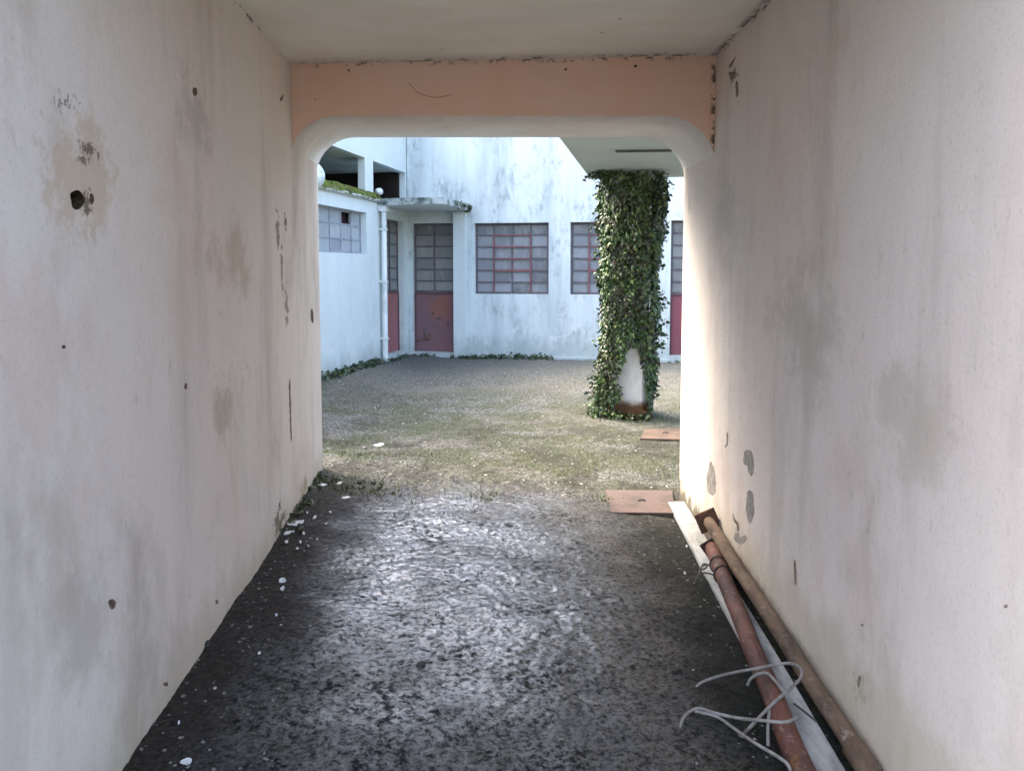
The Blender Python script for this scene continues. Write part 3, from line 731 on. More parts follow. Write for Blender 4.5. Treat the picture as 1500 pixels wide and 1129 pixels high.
# concrete canopy over the inner corner
ZCT, ZCB = 2.70, 2.595
P1 = C0 - GD * 1.45; P2 = Vector((-1.085, 11.72, 0)); P3 = C0 + GU * (fu(690) - 0.0)
bm = bmesh.new()
poly = [C0 + GU * .004 - GD * .004, P1 + GU * .004, P1.lerp(P2, 0.5) + Vector((0.0, -0.06, 0)), P2, P2.lerp(P3, 0.5) + Vector((0.03, 0, 0)), P3 - GD * .004]
prism(bm, [p + Z * ZCB for p in poly], Z * (ZCT - ZCB)); bevel(bm, 0.015, 2)
for f in bm.faces:
    f.material_index = 1 if f.normal.z < -0.7 else 0
cp = obj('door_canopy', bm, [mat_mossy_edge, mat_annex], fb)
def leaf_blob(bm, c, r, n, size, flat=0.6):
    for _ in range(n):
        d = Vector((random.gauss(0, 1), random.gauss(0, 1), random.gauss(0, 1))).normalized() * r * random.random() ** 0.4
        d.z *= flat; leaf(bm, c + d, Vector((random.gauss(0, 1), random.gauss(0, 1), random.gauss(0.6, 1))).normalized(), Vector((random.gauss(0, 1), random.gauss(0, 1), random.gauss(-.2, .8))).normalized(), size * random.uniform(0.6, 1.3))
def leaf(bm, p, n, t, s, w=0.8):
    t = (t - n * t.dot(n))
    if t.length < 1e-3: t = n.orthogonal()
    t.normalize(); b = n.cross(t)
    P = [p, p + t * s * .35 + b * s * .5 * w - n * s * .06, p + t * s * .75 + b * s * .3 * w - n * s * .1, p + t * s * 1.05 - n * s * .22, p + t * s * .75 - b * s * .3 * w - n * s * .1, p + t * s * .35 - b * s * .5 * w - n * s * .06, p + t * s * .5 + n * s * .04]
    v = [bm.verts.new(q) for q in P]
    for a, c in ((0, 1), (1, 2), (2, 3), (3, 4), (4, 5), (5, 0)): bm.faces.new((v[a], v[c], v[6]))
bm = bmesh.new()
for t in [random.random() for _ in range(12)]:
    leaf_blob(bm, P2.lerp(P3, 0.35 + 0.62 * t) + Z * (ZCT - 0.02 - 0.05 * random.random()), 0.06, 22, 0.035)
for t in [random.random() for _ in range(8)]:
    leaf_blob(bm, P3 + Vector((-0.03, -0.1 - .1 * t, ZCT - 0.04 - .1 * t)), 0.06, 20, 0.035)
o = obj('weed', bm, mat_weed); tag(o, 'small dark weeds hanging from the right end of the door canopy', 'weeds', kind='stuff')

# ------------------------------------------------------------------ LEFT (ANNEX) BUILDING
ab = thing('annex_building', 'white side building with mossy roof edge and open upper storey, left of yard', 'building', C0 - GD * 2.5)
LU = -GD                                  # u runs from the corner towards the camera
AT = 2.64
ws0, ws1 = ls(537, 342), ls(437, 330)
pw = (ws0, ws1, lz(500, 370.5), lz(500, 305))
DA = (ls(591.5, 420), ls(567.5, 420), lz(580, 517), lz(580, 322.8))
bm = bmesh.new()
wall_open(bm, C0 + Z * -0.2, LU, NL, 7.2, -0.2, AT, 0.3, [pw, DA])
obj('wall', bm, mat_annex, ab)
us, zs = lerp(pw[0], pw[1], 6), lerp(pw[2], pw[3], 3)
wd = obj('window', lattice(C0, LU, NL, us, zs, 0.09, 0.022, 0.04), simple('pale_iron', (0.30, 0.33, 0.37), (0.22, 0.24, 0.28), 8, 0.6, 0.3), ab)
wd['label'] = 'three row frosted window with one dark missing pane'
obj('pane', panes(C0, LU, NL, us, zs, 0.105, {(1, 2)}), mat_glass_annex, wd)
bm = bmesh.new(); bars(bm, C0, LU, NL, us[1] + .01, us[2] - .01, zs[2] + .01, zs[3] - .01, 0.19, 0.01)
obj('dark_gap', bm, mat_gap, wd)
door(ab, C0, LU, NL, DA, lz(580, 427.5), 2, 6, mat_dpink, 'narrow looking door with a pinkish lower panel in the corner')
bm = bmesh.new()      # solid body behind the wall
obox(bm, C0 - NL * 0.305 + Z * -0.2 + LU * 0.01, LU * 7.19, -NL * 6, Z * (AT + 0.2 - .004)); obj('building_body', bm, mat_annex, ab)
# mossy coping
c0s, c1s = ls(556, 296), 7.2
bm = bmesh.new()
n = 70
for i in range(n):
    pass
prof = [(-0.10, 0.0), (0.05, 0.0), (0.055, 0.035), (-0.02, 0.15), (-0.12, 0.17), (-0.30, 0.17), (-0.30, 0.0)]
rings = []
for i in range(n + 1):
    s_ = c0s + (c1s - c0s) * i / n
    rings.append([bm.verts.new(C0 + LU * s_ + NL * (a + (vnoise(np.array(s_ * 6.1), np.array(j * 3.3)) * 0.03 if 2 < j < 6 else 0)) + Z * (AT + 0.003 + b + (float(vnoise(np.array(s_ * 8.3), np.array(j * 7.7 + 2))) * 0.03 if 2 <= j < 6 else 0))) for j, (a, b) in enumerate(prof)])
for A, B in zip(rings, rings[1:]):
    for k in range(len(prof)):
        f = bm.faces.new((A[k], A[(k + 1) % len(prof)], B[(k + 1) % len(prof)], B[k])); f.material_index = 0 if 2 <= k <= 4 else 1
bm.faces.new(rings[0]).material_index = 1; bm.faces.new(rings[-1][::-1]).material_index = 1
cop = obj('coping', bm, [mat_moss, mat_annex], ab, True); cop['label'] = 'roof edge thick with yellow green moss'
bm = bmesh.new()
for _ in range(1500):
    s_ = random.uniform(c0s, 4.6); t = random.random()
    p = C0 + LU * s_ + NL * (0.055 - 0.075 * t) + Z * (AT + 0.035 + 0.115 * t)
    leaf(bm, p, (NL + Z * .4 + Vector((random.gauss(0, .5), random.gauss(0, .5), random.gauss(0, .5)))).normalized(), Vector((random.gauss(0, .4), random.gauss(0, .4), -1)), random.uniform(.02, .045))
obj('moss_tufts', bm, leaf_mat('moss_leaf', [(0.05, 0.065, 0.013), (0.09, 0.115, 0.02), (0.15, 0.17, 0.032), (0.09, 0.06, 0.025)]), cop)
# plaster balls on the roof edge
def ball(u, v_, rr, squash):
    bm = bmesh.new(); p = at_l(u, v_) + NL * 0.03
    bmesh.ops.create_icosphere(bm, subdivisions=4, radius=rr)
    for q in bm.verts:
        q.co *= 1 + 0.12 * float(vnoise(np.array(q.co.x * 9 / rr * .2 + 7), np.array(q.co.z * 9 / rr * .2 + q.co.y * 5)))
        q.co.z *= squash; q.co += p
    return obj('roof_ball', bm, mat_ball, ab, True)
ball(452, 258, 0.175, 1.0)['label'] = 'large white plaster ball on the roof edge'
ball(552.5, 281, 0.065, 0.9)['label'] = 'small white plaster lump at the end of the roof edge'
# downpipe with hopper and brackets
pp = at_l(557, 420) + NL * 0.075; pp.z = 0
bm = bmesh.new(); tube(bm, [pp + Z * 0.06 + GU * .03, pp + Z * 0.14 , pp + Z * 0.2, pp + Z * 2.5, pp + Z * 2.56 - NL * .03, pp + Z * 2.66 - NL * 0.06], 0.042, 14)
dp = obj('downpipe', bm, mat_pipe_white, ab, True)
bm = bmesh.new()
for z in (0.42, 1.35, 2.2):
    bm = bmesh.new(); obox(bm, pp + Vector((0, 0, z)) - NL * 0.08 - GD * 0.05, NL * 0.128, GD * 0.1, Z * 0.03); obj('bracket', bm, mat_pipe_white, dp)
bm = bmesh.new(); obox(bm, pp + Z * 2.5 - NL * 0.07 - GD * 0.07, NL * 0.14, GD * 0.14, Z * 0.1); bevel(bm, .01); obj('hopper', bm, mat_pipe_white, dp)
# open upper storey: piers, beam, ceiling, back wall
UO = C0 - NL * 0.012; UB, UT = 3.285, 4.7
bm = bmesh.new()
obox(bm, UO - LU * 0.25 + Z * UB, LU * 7.45, -NL * 0.12, Z * (UT - UB)); obj('beam', bm, mat_annex, ab)
def us_(u, v_): return (UO - on_plane(u, v_, UO, NL)).dot(GD)
for a, b in ((-0.25, us_(594, 270)), (us_(546.5, 250), us_(534.5, 250)), (5.6, 6.1)):
    bm = bmesh.new(); obox(bm, UO + LU * a + Z * (AT - .002), LU * (b - a), -NL * 0.115, Z * (UB - AT + .001)); obj('pier', bm, mat_annex, ab)
bm = bmesh.new(); obox(bm, UO - NL * 0.121 + Z * (UB + 0.012) + LU * .002, LU * 7.196, -NL * 5.2, Z * 0.2); obj('storey_ceiling', bm, mat_interior, ab)
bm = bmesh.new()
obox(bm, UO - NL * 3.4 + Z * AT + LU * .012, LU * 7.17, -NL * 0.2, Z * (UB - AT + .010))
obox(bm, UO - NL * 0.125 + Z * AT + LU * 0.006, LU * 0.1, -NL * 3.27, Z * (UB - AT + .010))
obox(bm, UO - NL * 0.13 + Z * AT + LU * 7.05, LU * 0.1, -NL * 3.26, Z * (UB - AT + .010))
obj('storey_back_wall', bm, mat_back_shade, ab)

# ------------------------------------------------------------------ CANOPY SHELTER ON THE RIGHT
ZSL = 2.60
cA = at_z(865.5, 262.5, ZSL)
sh = thing('canopy', 'flat grey concrete canopy roof on a single ivy covered column', 'canopy', Vector((1.2, 7.7, 0)))
cB = cA + GU * 3.4; k_ = (cA.y - 5.42) / GD.y; cD = cA - GD * k_; cC = Vector((cB.x, 5.42, ZSL))
bm = bmesh.new(); prism(bm, [cA, cB, cC, cD], Z * 0.24); bevel(bm, 0.012, 2)
for f in bm.faces: f.material_index = 0 if f.normal.z < -0.7 else 1
slab = obj('roof_slab', bm, [mat_soffit, mat_annex], sh)
fa, fb_ = at_z(902, 219.5, ZSL), at_z(984, 218.5, ZSL)
dd = (fb_ - fa).normalized(); nn = Vector((-dd.y, dd.x, 0))
bm = bmesh.new(); obox(bm, fa - Z * 0.022 - nn * 0.025, fb_ - fa, nn * 0.05, Z * 0.022); bevel(bm, .006); obj('soffit_strip', bm, mat_soffit_strip, slab)  # thin dark strip along a slot-like line of the slab underside
bm = bmesh.new(); obox(bm, fa - Z * 0.006 - nn * 0.09 - dd * .06, fb_ - fa + dd * .1, nn * 0.06, Z * 0.005); obox(bm, fa - Z * 0.006 + nn * 0.028 - dd * .02, fb_ - fa + dd * .12, nn * 0.1, Z * 0.005)
obj('pale_soffit_strips', bm, mat_annex, slab)  # thin pale strips on both sides of the dark one
colc = on_ground(924, 612); colc = Vector((colc.x, colc.y + 0.16, 0))
CW = 0.21
bm = bmesh.new(); pr = [(-1, -.7), (-.7, -1), (.7, -1), (1, -.7), (1, .7), (.7, 1), (-.7, 1), (-1, .7)]
prism(bm, [colc + (GU * a + GD * b) * CW + Z * -0.3 for a, b in pr], Z * (ZSL + 0.3 - .001)); obj('column', bm, mat_col, sh)
bm = bmesh.new(); prism(bm, [colc + (GU * a + GD * b) * 0.25 + Z * -0.2 for a, b in pr], Z * 0.29); bevel(bm, .03, 2); obj('column_base', bm, mat_plate if False else simple('earth_stained_base', (0.115, 0.06, 0.03), (0.06, 0.035, 0.02), 8, .95, .1, bmp=.6), sh)

# ivy
iv = thing('ivy', 'dense dark green ivy with brown dead leaves climbing the canopy column', 'ivy', colc.copy())
bare = [(921, 505), (933, 504), (939, 522), (945, 556), (949, 592), (946, 606), (938, 615), (908, 615), (900, 604), (902, 590), (912, 580), (905, 560), (907, 540), (914, 520)]
def inside(px, py, poly):
    r_ = False; j = len(poly) - 1
    for i in range(len(poly)):
        if (poly[i][1] > py) != (poly[j][1] > py) and px < (poly[j][0] - poly[i][0]) * (py - poly[i][1]) / (poly[j][1] - poly[i][1]) + poly[i][0]: r_ = not r_
        j = i
    return r_
def ivy_spot(z, a):
    # rounded-square radius in the column frame
    ca, sa = cos(a), sin(a); rr = CW / max(abs(ca), abs(sa)) ** 0.85
    t = z / ZSL
    ext = 0.095 + 0.07 * float(vnoise(np.array(a * 2.4 + 20), np.array(z * 3.4))) * 2
    if z < 0.5: ext += 0.10 * (1 - z / 0.5) * (1 if ca < 0.2 else 0.0) - (0.05 * (1 - z / 0.5) if ca > 0.3 else 0)
    if ca > 0.2: ext -= 0.075 * (1 - t) - 0.035 * t
    if z > 2.3: ext *= 1.0
    return rr, max(ext, 0.02), GU * ca + GD * sa
bm = bmesh.new(); cnt = 0
for i in range(19000):
    z = random.uniform(-0.02, ZSL - 0.01); a = random.uniform(0, 2 * PI)
    if sin(a) > 0.55 and random.random() < 0.7: continue
    rr, ext, d = ivy_spot(z, a)
    f = random.random() ** 0.55
    p = colc + d * (rr + 0.012 + ext * f); p.z = z + gz(colc.x, colc.y) * 0
    if sin(a) < 0.25:
        u, v_ = proj(p)
        if inside(u, v_, bare): continue
        if 898 < u < 912 and v_ < 268 and random.random() < 0.75: continue
        if 905 < u < 946 and 596 < v_ < 622 and random.random() < 0.88: continue
    nrm = (d + Vector((random.gauss(0, .55), random.gauss(0, .55), random.gauss(0.25, .5)))).normalized()
    tip = Vector((random.gauss(0, .5), random.gauss(0, .5), -1)) + d * random.uniform(-.1, .5)
    leaf(bm, p, nrm, tip, random.uniform(0.022, 0.046) + 0.034 * random.random() ** 3, random.uniform(0.5, 0.95)); cnt += 1
for _ in range(120):      # straggling shoots
    z = random.uniform(0.1, 2.5); a = random.choice([random.uniform(2.2, 4.2), random.uniform(-1.0, 0.7)])
    rr, ext, d = ivy_spot(z, a); p = colc + d * (rr + ext * 1.02); p.z = z
    for k in range(7):
        leaf(bm, p + d * 0.012 * k + Z * (0.01 * k * random.uniform(-1, 1)), Vector((random.gauss(0, 1), random.gauss(0, 1), random.gauss(0, 1))).normalized(), d + Z * random.uniform(-1, .3), random.uniform(.025, .05))
for _ in range(500):     # spill under the slab at the top and on the ground
    a = random.uniform(2.4, 4.4); r_ = random.uniform(.25, .48); p = colc + (GU * cos(a) + GD * sin(a)) * r_; p.z = ZSL - 0.01 - abs(random.gauss(0, .03)) - max(0, .3 - r_) * .3
    if random.random() < 1.2 - r_ * 2: leaf(bm, p, Vector((random.gauss(0, .6), random.gauss(0, .6), -1)).normalized(), Vector((random.gauss(0, 1), random.gauss(0, 1), -.3)), random.uniform(.03, .055))
for _ in range(520):
    a = random.uniform(2.6, 5.4); r_ = random.uniform(.26, .46); p = colc + (GU * cos(a) + GD * sin(a)) * r_; p.z = gz(p.x, p.y) + random.uniform(0, .07) 
    if r_ > 0.36 and random.random() < .6: continue
    leaf(bm, p, Vector((random.gauss(0, .6), random.gauss(0, .6), 1)).normalized(), Vector((random.gauss(0, 1), random.gauss(0, 1), -.2)), random.uniform(.025, .055))
obj('foliage', bm, mat_ivy, iv)
bm = bmesh.new()
for i in range(46):
    a = random.uniform(0, 2 * PI); pts = []; z = 0.0
    while z < ZSL - 0.06:
        rr, ext, d = ivy_spot(z, a); p = colc + d * (rr + 0.015 + random.uniform(0, .03)); p.z = z; pts.append(p)
        a += random.gauss(0, .09); z += 0.14
    if not (sin(a) < 0.3 and any(inside(*proj(p), bare) for p in pts)): tube(bm, pts, random.uniform(.004, .011), 5)
obj('stem', bm, mat_stem, iv)

# ------------------------------------------------------------------ WEEDS, GRASS (uncountable)
def weed_strip(pts, label, dens, r_, size, name='weeds', mat=mat_weed):
    bm = bmesh.new()
    for a, b in zip(pts, pts[1:]):
        L = (b - a).length
        for _ in range(int(dens * L)):
            t = random.random(); p = a.lerp(b, t); k = 0.35 + 1.1 * abs(float(vnoise(np.array(p.x * 2.1), np.array(p.y * 2.1)))) * 2
            p = p + Vector((random.gauss(0, .05), random.gauss(0, .05), 0)); p.z = gz(p.x, p.y) + 0.35 * r_ * k
            leaf_blob(bm, p, r_ * k, 16, size)
    o = obj(name, bm, mat); tag(o, label, 'weeds', kind='stuff')
weed_strip([C0 - GD * 5.4 + GU * .06, C0 - GD * 1.75 + GU * .07], 'dark weeds along the foot of the white side building', 34, 0.135, 0.045)
weed_strip([C0 - GD * 1.3 + GU * .08, C0 - GD * .3 + GU * .12, C0 + GU * .7 - GD * .26], 'low weeds around the corner doorsteps', 14, 0.05, 0.03)
weed_strip([C0 + GU * (fu(672)) - GD * .16, C0 + GU * (fu(812)) - GD * .12], 'dark weeds along the foot of the far wall under the window', 36, 0.125, 0.042)
weed_strip([C0 + GU * fu(966) - GD * .12, C0 + GU * fu(1010) - GD * .12], 'few weeds by the crimson door', 7, 0.05, 0.03)

mat_mossy = leaf_mat('moss_clump', [(0.018, 0.022, 0.008), (0.045, 0.055, 0.014), (0.085, 0.10, 0.022), (0.12, 0.09, 0.05)])
weed_strip([on_ground(u, v_) for u, v_ in ((474, 706), (440, 742), (412, 786))], 'dark moss and litter along the foot of the left passage wall', 46, 0.035, 0.02, 'moss', mat_mossy)
weed_strip([on_ground(u, v_) for u, v_ in ((484, 716), (530, 712), (585, 722))], 'yellowish moss clumps across the corner of the passage mouth', 40, 0.03, 0.016, 'moss', mat_mossy)
def blades(bm, p, h, w):
    a = random.uniform(0, 2 * PI); d = Vector((cos(a), sin(a), 0)); b = Vector((-d.y, d.x, 0)) * w; l = random.uniform(.2, .9)
    v = [bm.verts.new(q) for q in (p - b, p + b, p + d * h * l * .45 + Z * h * .65 + b * .7, p + d * h * l * .45 + Z * h * .65 - b * .7, p + d * h * l + Z * h * .9)]
    bm.faces.new((v[0], v[1], v[2], v[3])); bm.faces.new((v[3], v[2], v[4]))
bm = bmesh.new()
spots = [(545, 652, .5, 360), (620, 690, .45, 260), (700, 665, .4, 200), (500, 712, .16, 330), (560, 716, .2, 260), (710, 728, .09, 160), (640, 745, .10, 30), (890, 730, .06, 120), (480, 650, .3, 230), (860, 640, .5, 190), (900, 690, .35, 190), (985, 700, .25, 150), (975, 612, .25, 200), (930, 712, .12, 60), (520, 668, .18, 160), (440, 740, .07, 90), (840, 600, .4, 70)]
for u, v_, r_, n in spots:
    c = on_ground(u, v_)
    for _ in range(n):
        x, y = c.x + random.gauss(0, r_), c.y + random.gauss(0, r_ * .8)
        if not (XL(5.2) + .02 < x < XR(5.2) + (0 if y < 5.35 else 2)) and y < 5.35: continue
        if math.hypot(x - colc.x, y - colc.y) < .3: continue
        blades(bm, Vector((x, y, gz(x, y) - .004)), random.uniform(.012, .04), random.uniform(.0015, .0035))
o = obj('grass', bm, mat_grass); tag(o, 'sparse short grass and moss tufts between the passage and the yard', 'grass', kind='stuff')

# loose grit over the yard and the passage edges
bm = bmesh.new()
def pebble(bm, p, r_):
    m = Matrix.Translation(p) @ Matrix.Rotation(random.uniform(0, 6), 4, 'Z') @ Matrix.Diagonal((r_ * random.uniform(.7, 1.4), r_ * random.uniform(.7, 1.2), r_ * random.uniform(.4, .8), 1))
    vs = bmesh.ops.create_icosphere(bm, subdivisions=1, radius=1, matrix=m)['verts']
    for q in vs: q.co += Vector((random.gauss(0, .12), random.gauss(0, .12), random.gauss(0, .1))) * r_
for _ in range(5200):
    y = 5.1 + 8.2 * random.random() ** 1.3; x = random.uniform(-.30, .30) * y + .1
    if math.hypot(x - colc.x, y - colc.y) < .26: continue
    pebble(bm, Vector((x, y, gz(x, y))), random.uniform(.004, .013))
for _ in range(700):
    y = random.uniform(1.8, 5.2); x = XL(y) + abs(random.gauss(0, .22)) if random.random() < .6 else XR(y) - abs(random.gauss(0.25, .2))
    pebble(bm, Vector((x, y, gz(x, y))), random.uniform(.003, .008))
k = M('grit'); r_ = k.island()
mg = k.done(k.mix(k.ss(r_, .88, 1), k.mix(r_, (0.06, 0.057, 0.05), (0.20, 0.19, 0.17)), (0.36, 0.35, 0.32)), 0.9)
o = obj('gravel', bm, mg); tag(o, 'loose grit scattered over the yard and the passage edges', 'gravel', kind='stuff')

# ------------------------------------------------------------------ MANHOLE COVERS
def cover(q, label, mat, th, handle):
    P = [on_ground(u, v_, th) for u, v_ in q]; z = sum(p.z for p in P) / 4
    P = [at_z(u, v_, z) for u, v_ in q]; c = sum(P, Vector()) / 4
    t = thing('manhole_cover', label, 'manhole cover', Vector((c.x, c.y, z - th)), 'inspection covers beside the right passage wall')
    bm = bmesh.new(); prism(bm, [p - Z * (th + .05) for p in P], Z * (th + .05)); bevel(bm, 0.008, 2); obj('lid', bm, mat, t)
    h = at_z(*handle, z)
    bm = bmesh.new(); tube(bm, catmull([h + Vector((-.024, 0, -.005)), h + Vector((-.018, 0, .010)), h + Vector((.018, .005, .010)), h + Vector((.024, .005, -.005))], 5), .005, 8); obj('handle', bm, mat_wire, t)
cover([(896, 750), (990, 751), (984, 718), (886, 717)], 'larger pinkish concrete inspection cover nearer the passage mouth', mat_cover, 0.014, (940, 734))
cover([(938, 642), (1030, 644), (1024, 627), (944, 628)], 'tan concrete inspection cover farther off, at the foot of the ivy column', mat_cover2, 0.035, (975, 635))

# ------------------------------------------------------------------ BOARD, PIPES, WIRES
def gpt(u, v_, h): return on_ground(u, v_, h)
A, B = gpt(990, 735, 0.03), gpt(1213, 1129, 0.03)
dv = (B - A); B = A + dv * 1.12
side = Vector((-dv.y, dv.x, 0)).normalized()
nz = dv.cross(side).normalized();  nz = nz if nz.z > 0 else -nz
bt = thing('board', 'long white painted flat board lying under the pipes along the right wall', 'board', B.lerp(A, .5) - Z * .02)
bm = bmesh.new(); hw = 0.058
NS = 24
ringsb = []
for i in range(NS + 1):
    p = A.lerp(B, i / NS) + nz * 0.004 * sin(i * .5)
    ringsb.append([bm.verts.new(p + side * a + nz * b) for a, b in ((-hw, -.02), (hw, -.02), (hw, .004), (-hw, .004))])
for a_, b_ in zip(ringsb, ringsb[1:]):
    for k in range(4): bm.faces.new((a_[k], a_[(k + 1) % 4], b_[(k + 1) % 4], b_[k]))
bm.faces.new(ringsb[0]); bm.faces.new(ringsb[-1][::-1])
bevel(bm, .004, 2)
obj('plank', bm, mat_board, bt)

def post(name, label, P, Q, r_, mat, plate_mat, ps, rot, couple=None):
    ax = (Q - P).normalized()
    t = thing(name, label, 'pipe', (P + Q) / 2 - Z * r_)
    bm = bmesh.new(); NSG = 30
    tube(bm, [P.lerp(Q, i / NSG) + Vector((sin(i * .7), 0, cos(i * .9))) * .0018 for i in range(NSG + 1)], r_, 20)
    obj('shaft', bm, mat, t, True)
    a = ax.orthogonal().normalized(); b = ax.cross(a)
    X_ = Vector((1, 0, 0)); X_ = (X_ - ax * X_.dot(ax)).normalized(); Y_ = ax.cross(X_); Y_ = Y_ if Y_.z > 0 else -Y_
    e1 = X_ * cos(rot) + Y_ * sin(rot); e2 = -X_ * sin(rot) + Y_ * cos(rot)
    bm = bmesh.new(); obox(bm, P - e1 * ps / 2 - e2 * ps / 2 - ax * .012, e1 * ps, e2 * ps, ax * .011); bevel(bm, .003, 1)
    pl = obj('base_plate', bm, plate_mat, t)
    for i in (-1, 1):
        for j in (-1, 1):
            bm = bmesh.new(); c = P + e1 * i * ps * .38 + e2 * j * ps * .38; tube(bm, [c - ax * .002, c + ax * .004], .006, 10); obj('bolt', bm, mat_wire, pl)
    if couple:
        bm = bmesh.new(); c = P.lerp(Q, couple); tube(bm, [c - ax * .005, c, c + ax * .12, c + ax * .125], [r_ * 1.02, r_ * 1.2, r_ * 1.2, r_ * 1.02], 20); obj('coupling', bm, mat, t, True)
    return t
def wall_side(u, v_, inset):
    p, n = wall_pt(1, u, v_); 
    return on_plane(u, v_, p + n * inset, n)
bp0 = wall_side(1037, 763, 0.066); bp1 = wall_side(1273, 1129, 0.05)
bp1 = bp0 + (bp1 - bp0) * 1.35
post('pipe', 'weathered brown steel pipe with a square base plate leaning along the right wall', bp0, bp1, 0.034, mat_bpipe, mat_plate, 0.125, math.radians(24), 0.70)
rp0 = gpt(1043, 803, 0.085); rp1 = gpt(1176, 1129, 0.075); rp1 = rp0 + (rp1 - rp0) * 1.12
post('pipe', 'reddish rusty pipe lying on the white board, wired near its end plate, coloured dark as in shadow', rp0, rp1, 0.040, mat_rpipe, mat_plate_shade, 0.10, math.radians(35))
# tie wire round the red pipe
ax = (rp1 - rp0).normalized(); ea = ax.orthogonal().normalized(); eb = ax.cross(ea)
bm = bmesh.new()
for tt, ph in ((0.115, 0), (0.175, 1)):
    c = rp0.lerp(rp1, tt)
    tube(bm, [c + (ea * cos(a) + eb * sin(a)) * .0455 + ax * .012 * sin(a + ph) for a in [2 * PI * i / 24 for i in range(25)]], .005, 6)
c1, c2 = rp0.lerp(rp1, .115) + Vector((-.045, 0, .0)), rp0.lerp(rp1, .175) + Vector((-.045, 0, .0))
tube(bm, catmull([c1, c1 + Vector((-.04, -.01, .012)), c1 + Vector((-.065, -.04, .0)), c1 + Vector((-.05, -.07, .01)), c1 + Vector((-.03, -.05, .02)), c1 + Vector((-.055, -.03, .005)), c1 + Vector((-.08, -.07, -.02))], 6), .0045, 6)
tube(bm, catmull([c2, c2 + Vector((-.04, .015, .005)), c2 + Vector((-.07, .03, -.01)), c2 + Vector((-.1, .0, -.03))], 6), .0045, 6)
o = obj('tie_wire', bm, mat_wire); tag(o, 'black twisted tie wire looped twice around the red rusty pipe', 'wire')
# loose grey cord
bm = bmesh.new()
S = [[(1017, 1023, .0), (1018, 1010, .02), (1028, 999, .03), (1060, 988, .05), (1105, 979, .09), (1150, 971, .11), (1170, 976, .10), (1174, 990, .09), (1160, 1006, .09), (1130, 1032, .08), (1105, 1058, .05), (1085, 1077, .02), (1068, 1079, .01), (1056, 1071, .01)],
     [(1095, 1003, .02), (1100, 993, .05), (1112, 986, .08), (1124, 986, .09), (1135, 996, .10), (1148, 1013, .09)],
     [(1001, 1135, .0), (998, 1100, .01), (996, 1070, .03), (1003, 1048, .05), (1022, 1037, .06), (1045, 1043, .06), (1080, 1051, .07), (1120, 1055, .09), (1150, 1057, .10), (1168, 1050, .09)],
     [(1018, 1041, .06), (1050, 1049, .05), (1075, 1066, .04), (1105, 1087, .04), (1135, 1105, .05), (1152, 1117, .06), (1158, 1128, .05)],
     [(1127, 1040, .07), (1125, 1062, .05), (1125, 1092, .02)]]
for s_ in S: tube(bm, catmull([at_z(u, v_, -0.07 + h + (0.05 if 1088 < u < 1180 else 0)) for u, v_, h in s_], 7), .0058, 8)
o = obj('cord', bm, mat_rope, None, True); tag(o, 'loose tangle of grey stiff cord thrown over the pipes and board', 'cord')
# dark strap end between board and brown pipe
bm = bmesh.new(); tube(bm, catmull([at_z(u, v_, h) for u, v_, h in ((1163, 1030, .0), (1180, 1043, .0), (1196, 1056, -.01))], 6), .004, 6)
o = obj('wire_offcut', bm, mat_wire); tag(o, 'short dark wire offcut lying across the white board', 'wire')

# ------------------------------------------------------------------ FLAKES AND STONES
def flake(u, v_, sx, sy, rot, label, mat=mat_flake, th=.006, group='plaster flakes on the passage floor', name='plaster_flake', cat='plaster flake'):
    p = on_ground(u, v_); p.z = gz(p.x, p.y) + .004
    bm = bmesh.new(); n = 9
    pts = []
    for i in range(n):
        a = 2 * PI * i / n; k = random.uniform(.65, 1.15)
        x, y = cos(a) * sx * k, sin(a) * sy * k
        pts.append(p + Vector((x * cos(rot) - y * sin(rot), x * sin(rot) + y * cos(rot), 0)))
    prism(bm, pts, Z * th); bevel(bm, th * .25, 1)
    for q in bm.verts: q.co.z += random.uniform(-.002, .002) + (q.co.y - p.y) * .25
    tag(obj(name, bm, mat), label, cat, group)
flake(434, 774, .050, .030, .2, 'largest white plaster flake by the left wall')
flake(472, 718, .030, .02, .3, 'white plaster flake in the moss at the left wall corner')
flake(506, 729, .032, .016, .1, 'white plaster flake lying on moss right of the left wall corner')
flake(497, 713, .022, .016, .8, 'small bright flake highest in the moss by the left wall corner')
flake(414, 852, .018, .016, .4, 'farther of two white chips close together on the dark floor')
flake(414, 866, .014, .013, 1.4, 'nearer of two white chips close together on the dark floor')
flake(422, 786, .026, .014, .6, 'oblong white flake just below the largest flake')
flake(272, 1119, .018, .008, .2, 'pale flake nearest to the camera at the foot of left wall')
flake(555, 653, .05, .03, .2, 'white flake out in the grassy yard')
for u, v_, s_ in ((440, 797, .012), (461, 762, .016), (420, 798, .014), (457, 742, .013), (484, 752, .012), (452, 802, .009), (405, 905, .006), (430, 784, .010), (445, 786, .011), (465, 793, .008), (478, 770, .010), (450, 757, .009), (436, 806, .008), (1006, 803, .010), (1003, 841, .009), (380, 960, .006), (262, 1060, .006)):
    flake(u, v_, s_, s_ * .6, random.uniform(0, 3), 'tiny white plaster crumb scattered on the dark passage floor', group='plaster crumbs', name='plaster_crumb', cat='plaster crumb')
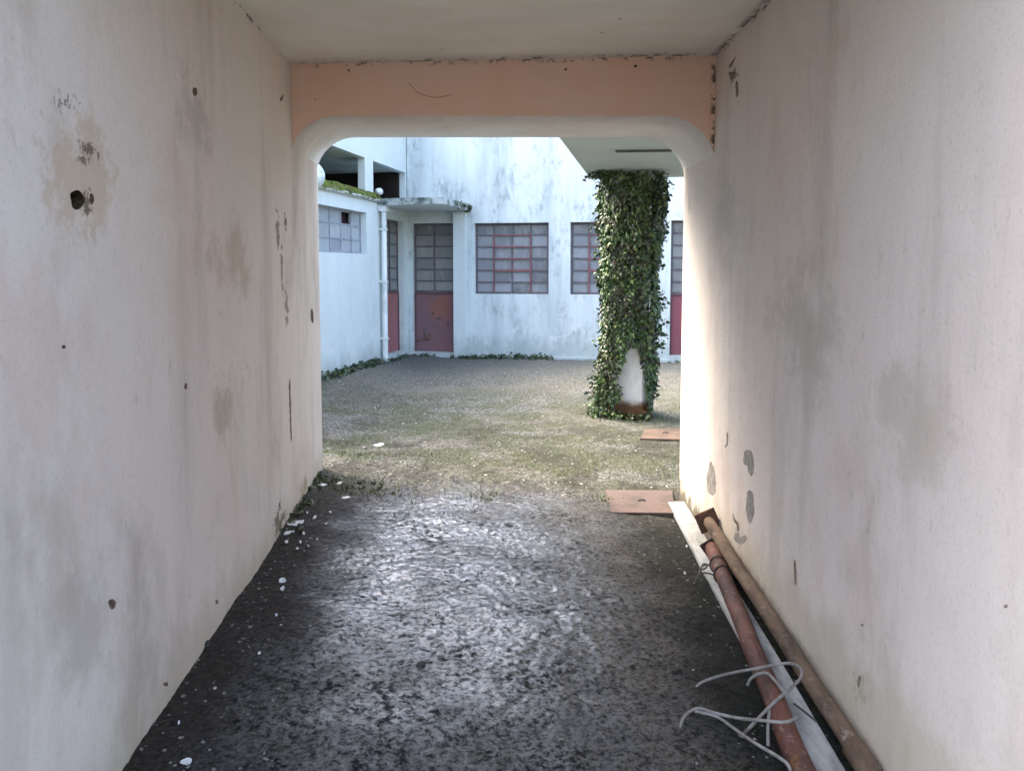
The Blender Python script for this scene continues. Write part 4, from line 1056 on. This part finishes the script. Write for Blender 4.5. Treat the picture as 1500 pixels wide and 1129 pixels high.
def stone(u, v_, r_, label):
    p = on_ground(u, v_); p.z = gz(p.x, p.y) + r_ * .15; bm = bmesh.new()
    bmesh.ops.create_icosphere(bm, subdivisions=3, radius=r_)
    for q in bm.verts:
        q.co *= 1 + .5 * float(vnoise(np.array(q.co.x / r_ * 1.3 + 4 + u), np.array(q.co.y / r_ * 1.3 + q.co.z / r_))); q.co.z *= .6; q.co += p
    tag(obj('stone', bm, mat_stone), label, 'stone', 'dark stones')
stone(617, 970, .016, 'dark stone in the middle of the wet passage floor')
stone(408, 877, .017, 'dark stone below the two white chips by the left wall')
stone(301, 945, .022, 'dark stone against the foot of the left wall')

# ------------------------------------------------------------------ LIGHT, SKY, CAMERA
import os
SUN_EL, SUN_AZ = math.radians(52), math.radians(-62)       # azimuth from +Y, clockwise
sd = Vector((sin(SUN_AZ) * cos(SUN_EL), cos(SUN_AZ) * cos(SUN_EL), sin(SUN_EL)))
w = bpy.data.worlds.new('World'); bpy.context.scene.world = w; w.use_nodes = True
nt = w.node_tree; bg = nt.nodes['Background']; sky = nt.nodes.new('ShaderNodeTexSky')
sky.sky_type = 'NISHITA'; sky.sun_disc = False; sky.sun_elevation = SUN_EL; sky.sun_rotation = SUN_AZ
sky.air_density = 1.0; sky.dust_density = 7.0; sky.ozone_density = 0.25
nt.links.new(sky.outputs[0], bg.inputs[0]); bg.inputs[1].default_value = 0.15
sl = bpy.data.lights.new('sun', 'SUN'); sl.energy = 0.5; sl.angle = math.radians(45); sl.color = (1.0, 0.985, 0.965)
so = bpy.data.objects.new('sun', sl); C.objects.link(so); so.rotation_euler = sd.to_track_quat('Z', 'Y').to_euler()
cam = bpy.data.cameras.new('camera'); cam.sensor_width = 36; cam.lens = F_PX / 1500 * 36; cam.shift_y = SHIFT; cam.clip_start = .05; cam.clip_end = 500
co_ = bpy.data.objects.new('camera', cam); C.objects.link(co_); co_.location = CAM; co_.rotation_euler = (PI / 2 - PITCH, 0, 0)
sc = bpy.context.scene; sc.camera = co_
sc.view_settings.view_transform = 'Standard'; sc.view_settings.look = 'None'; sc.view_settings.gamma = 1
sc.view_settings.exposure = 3.2
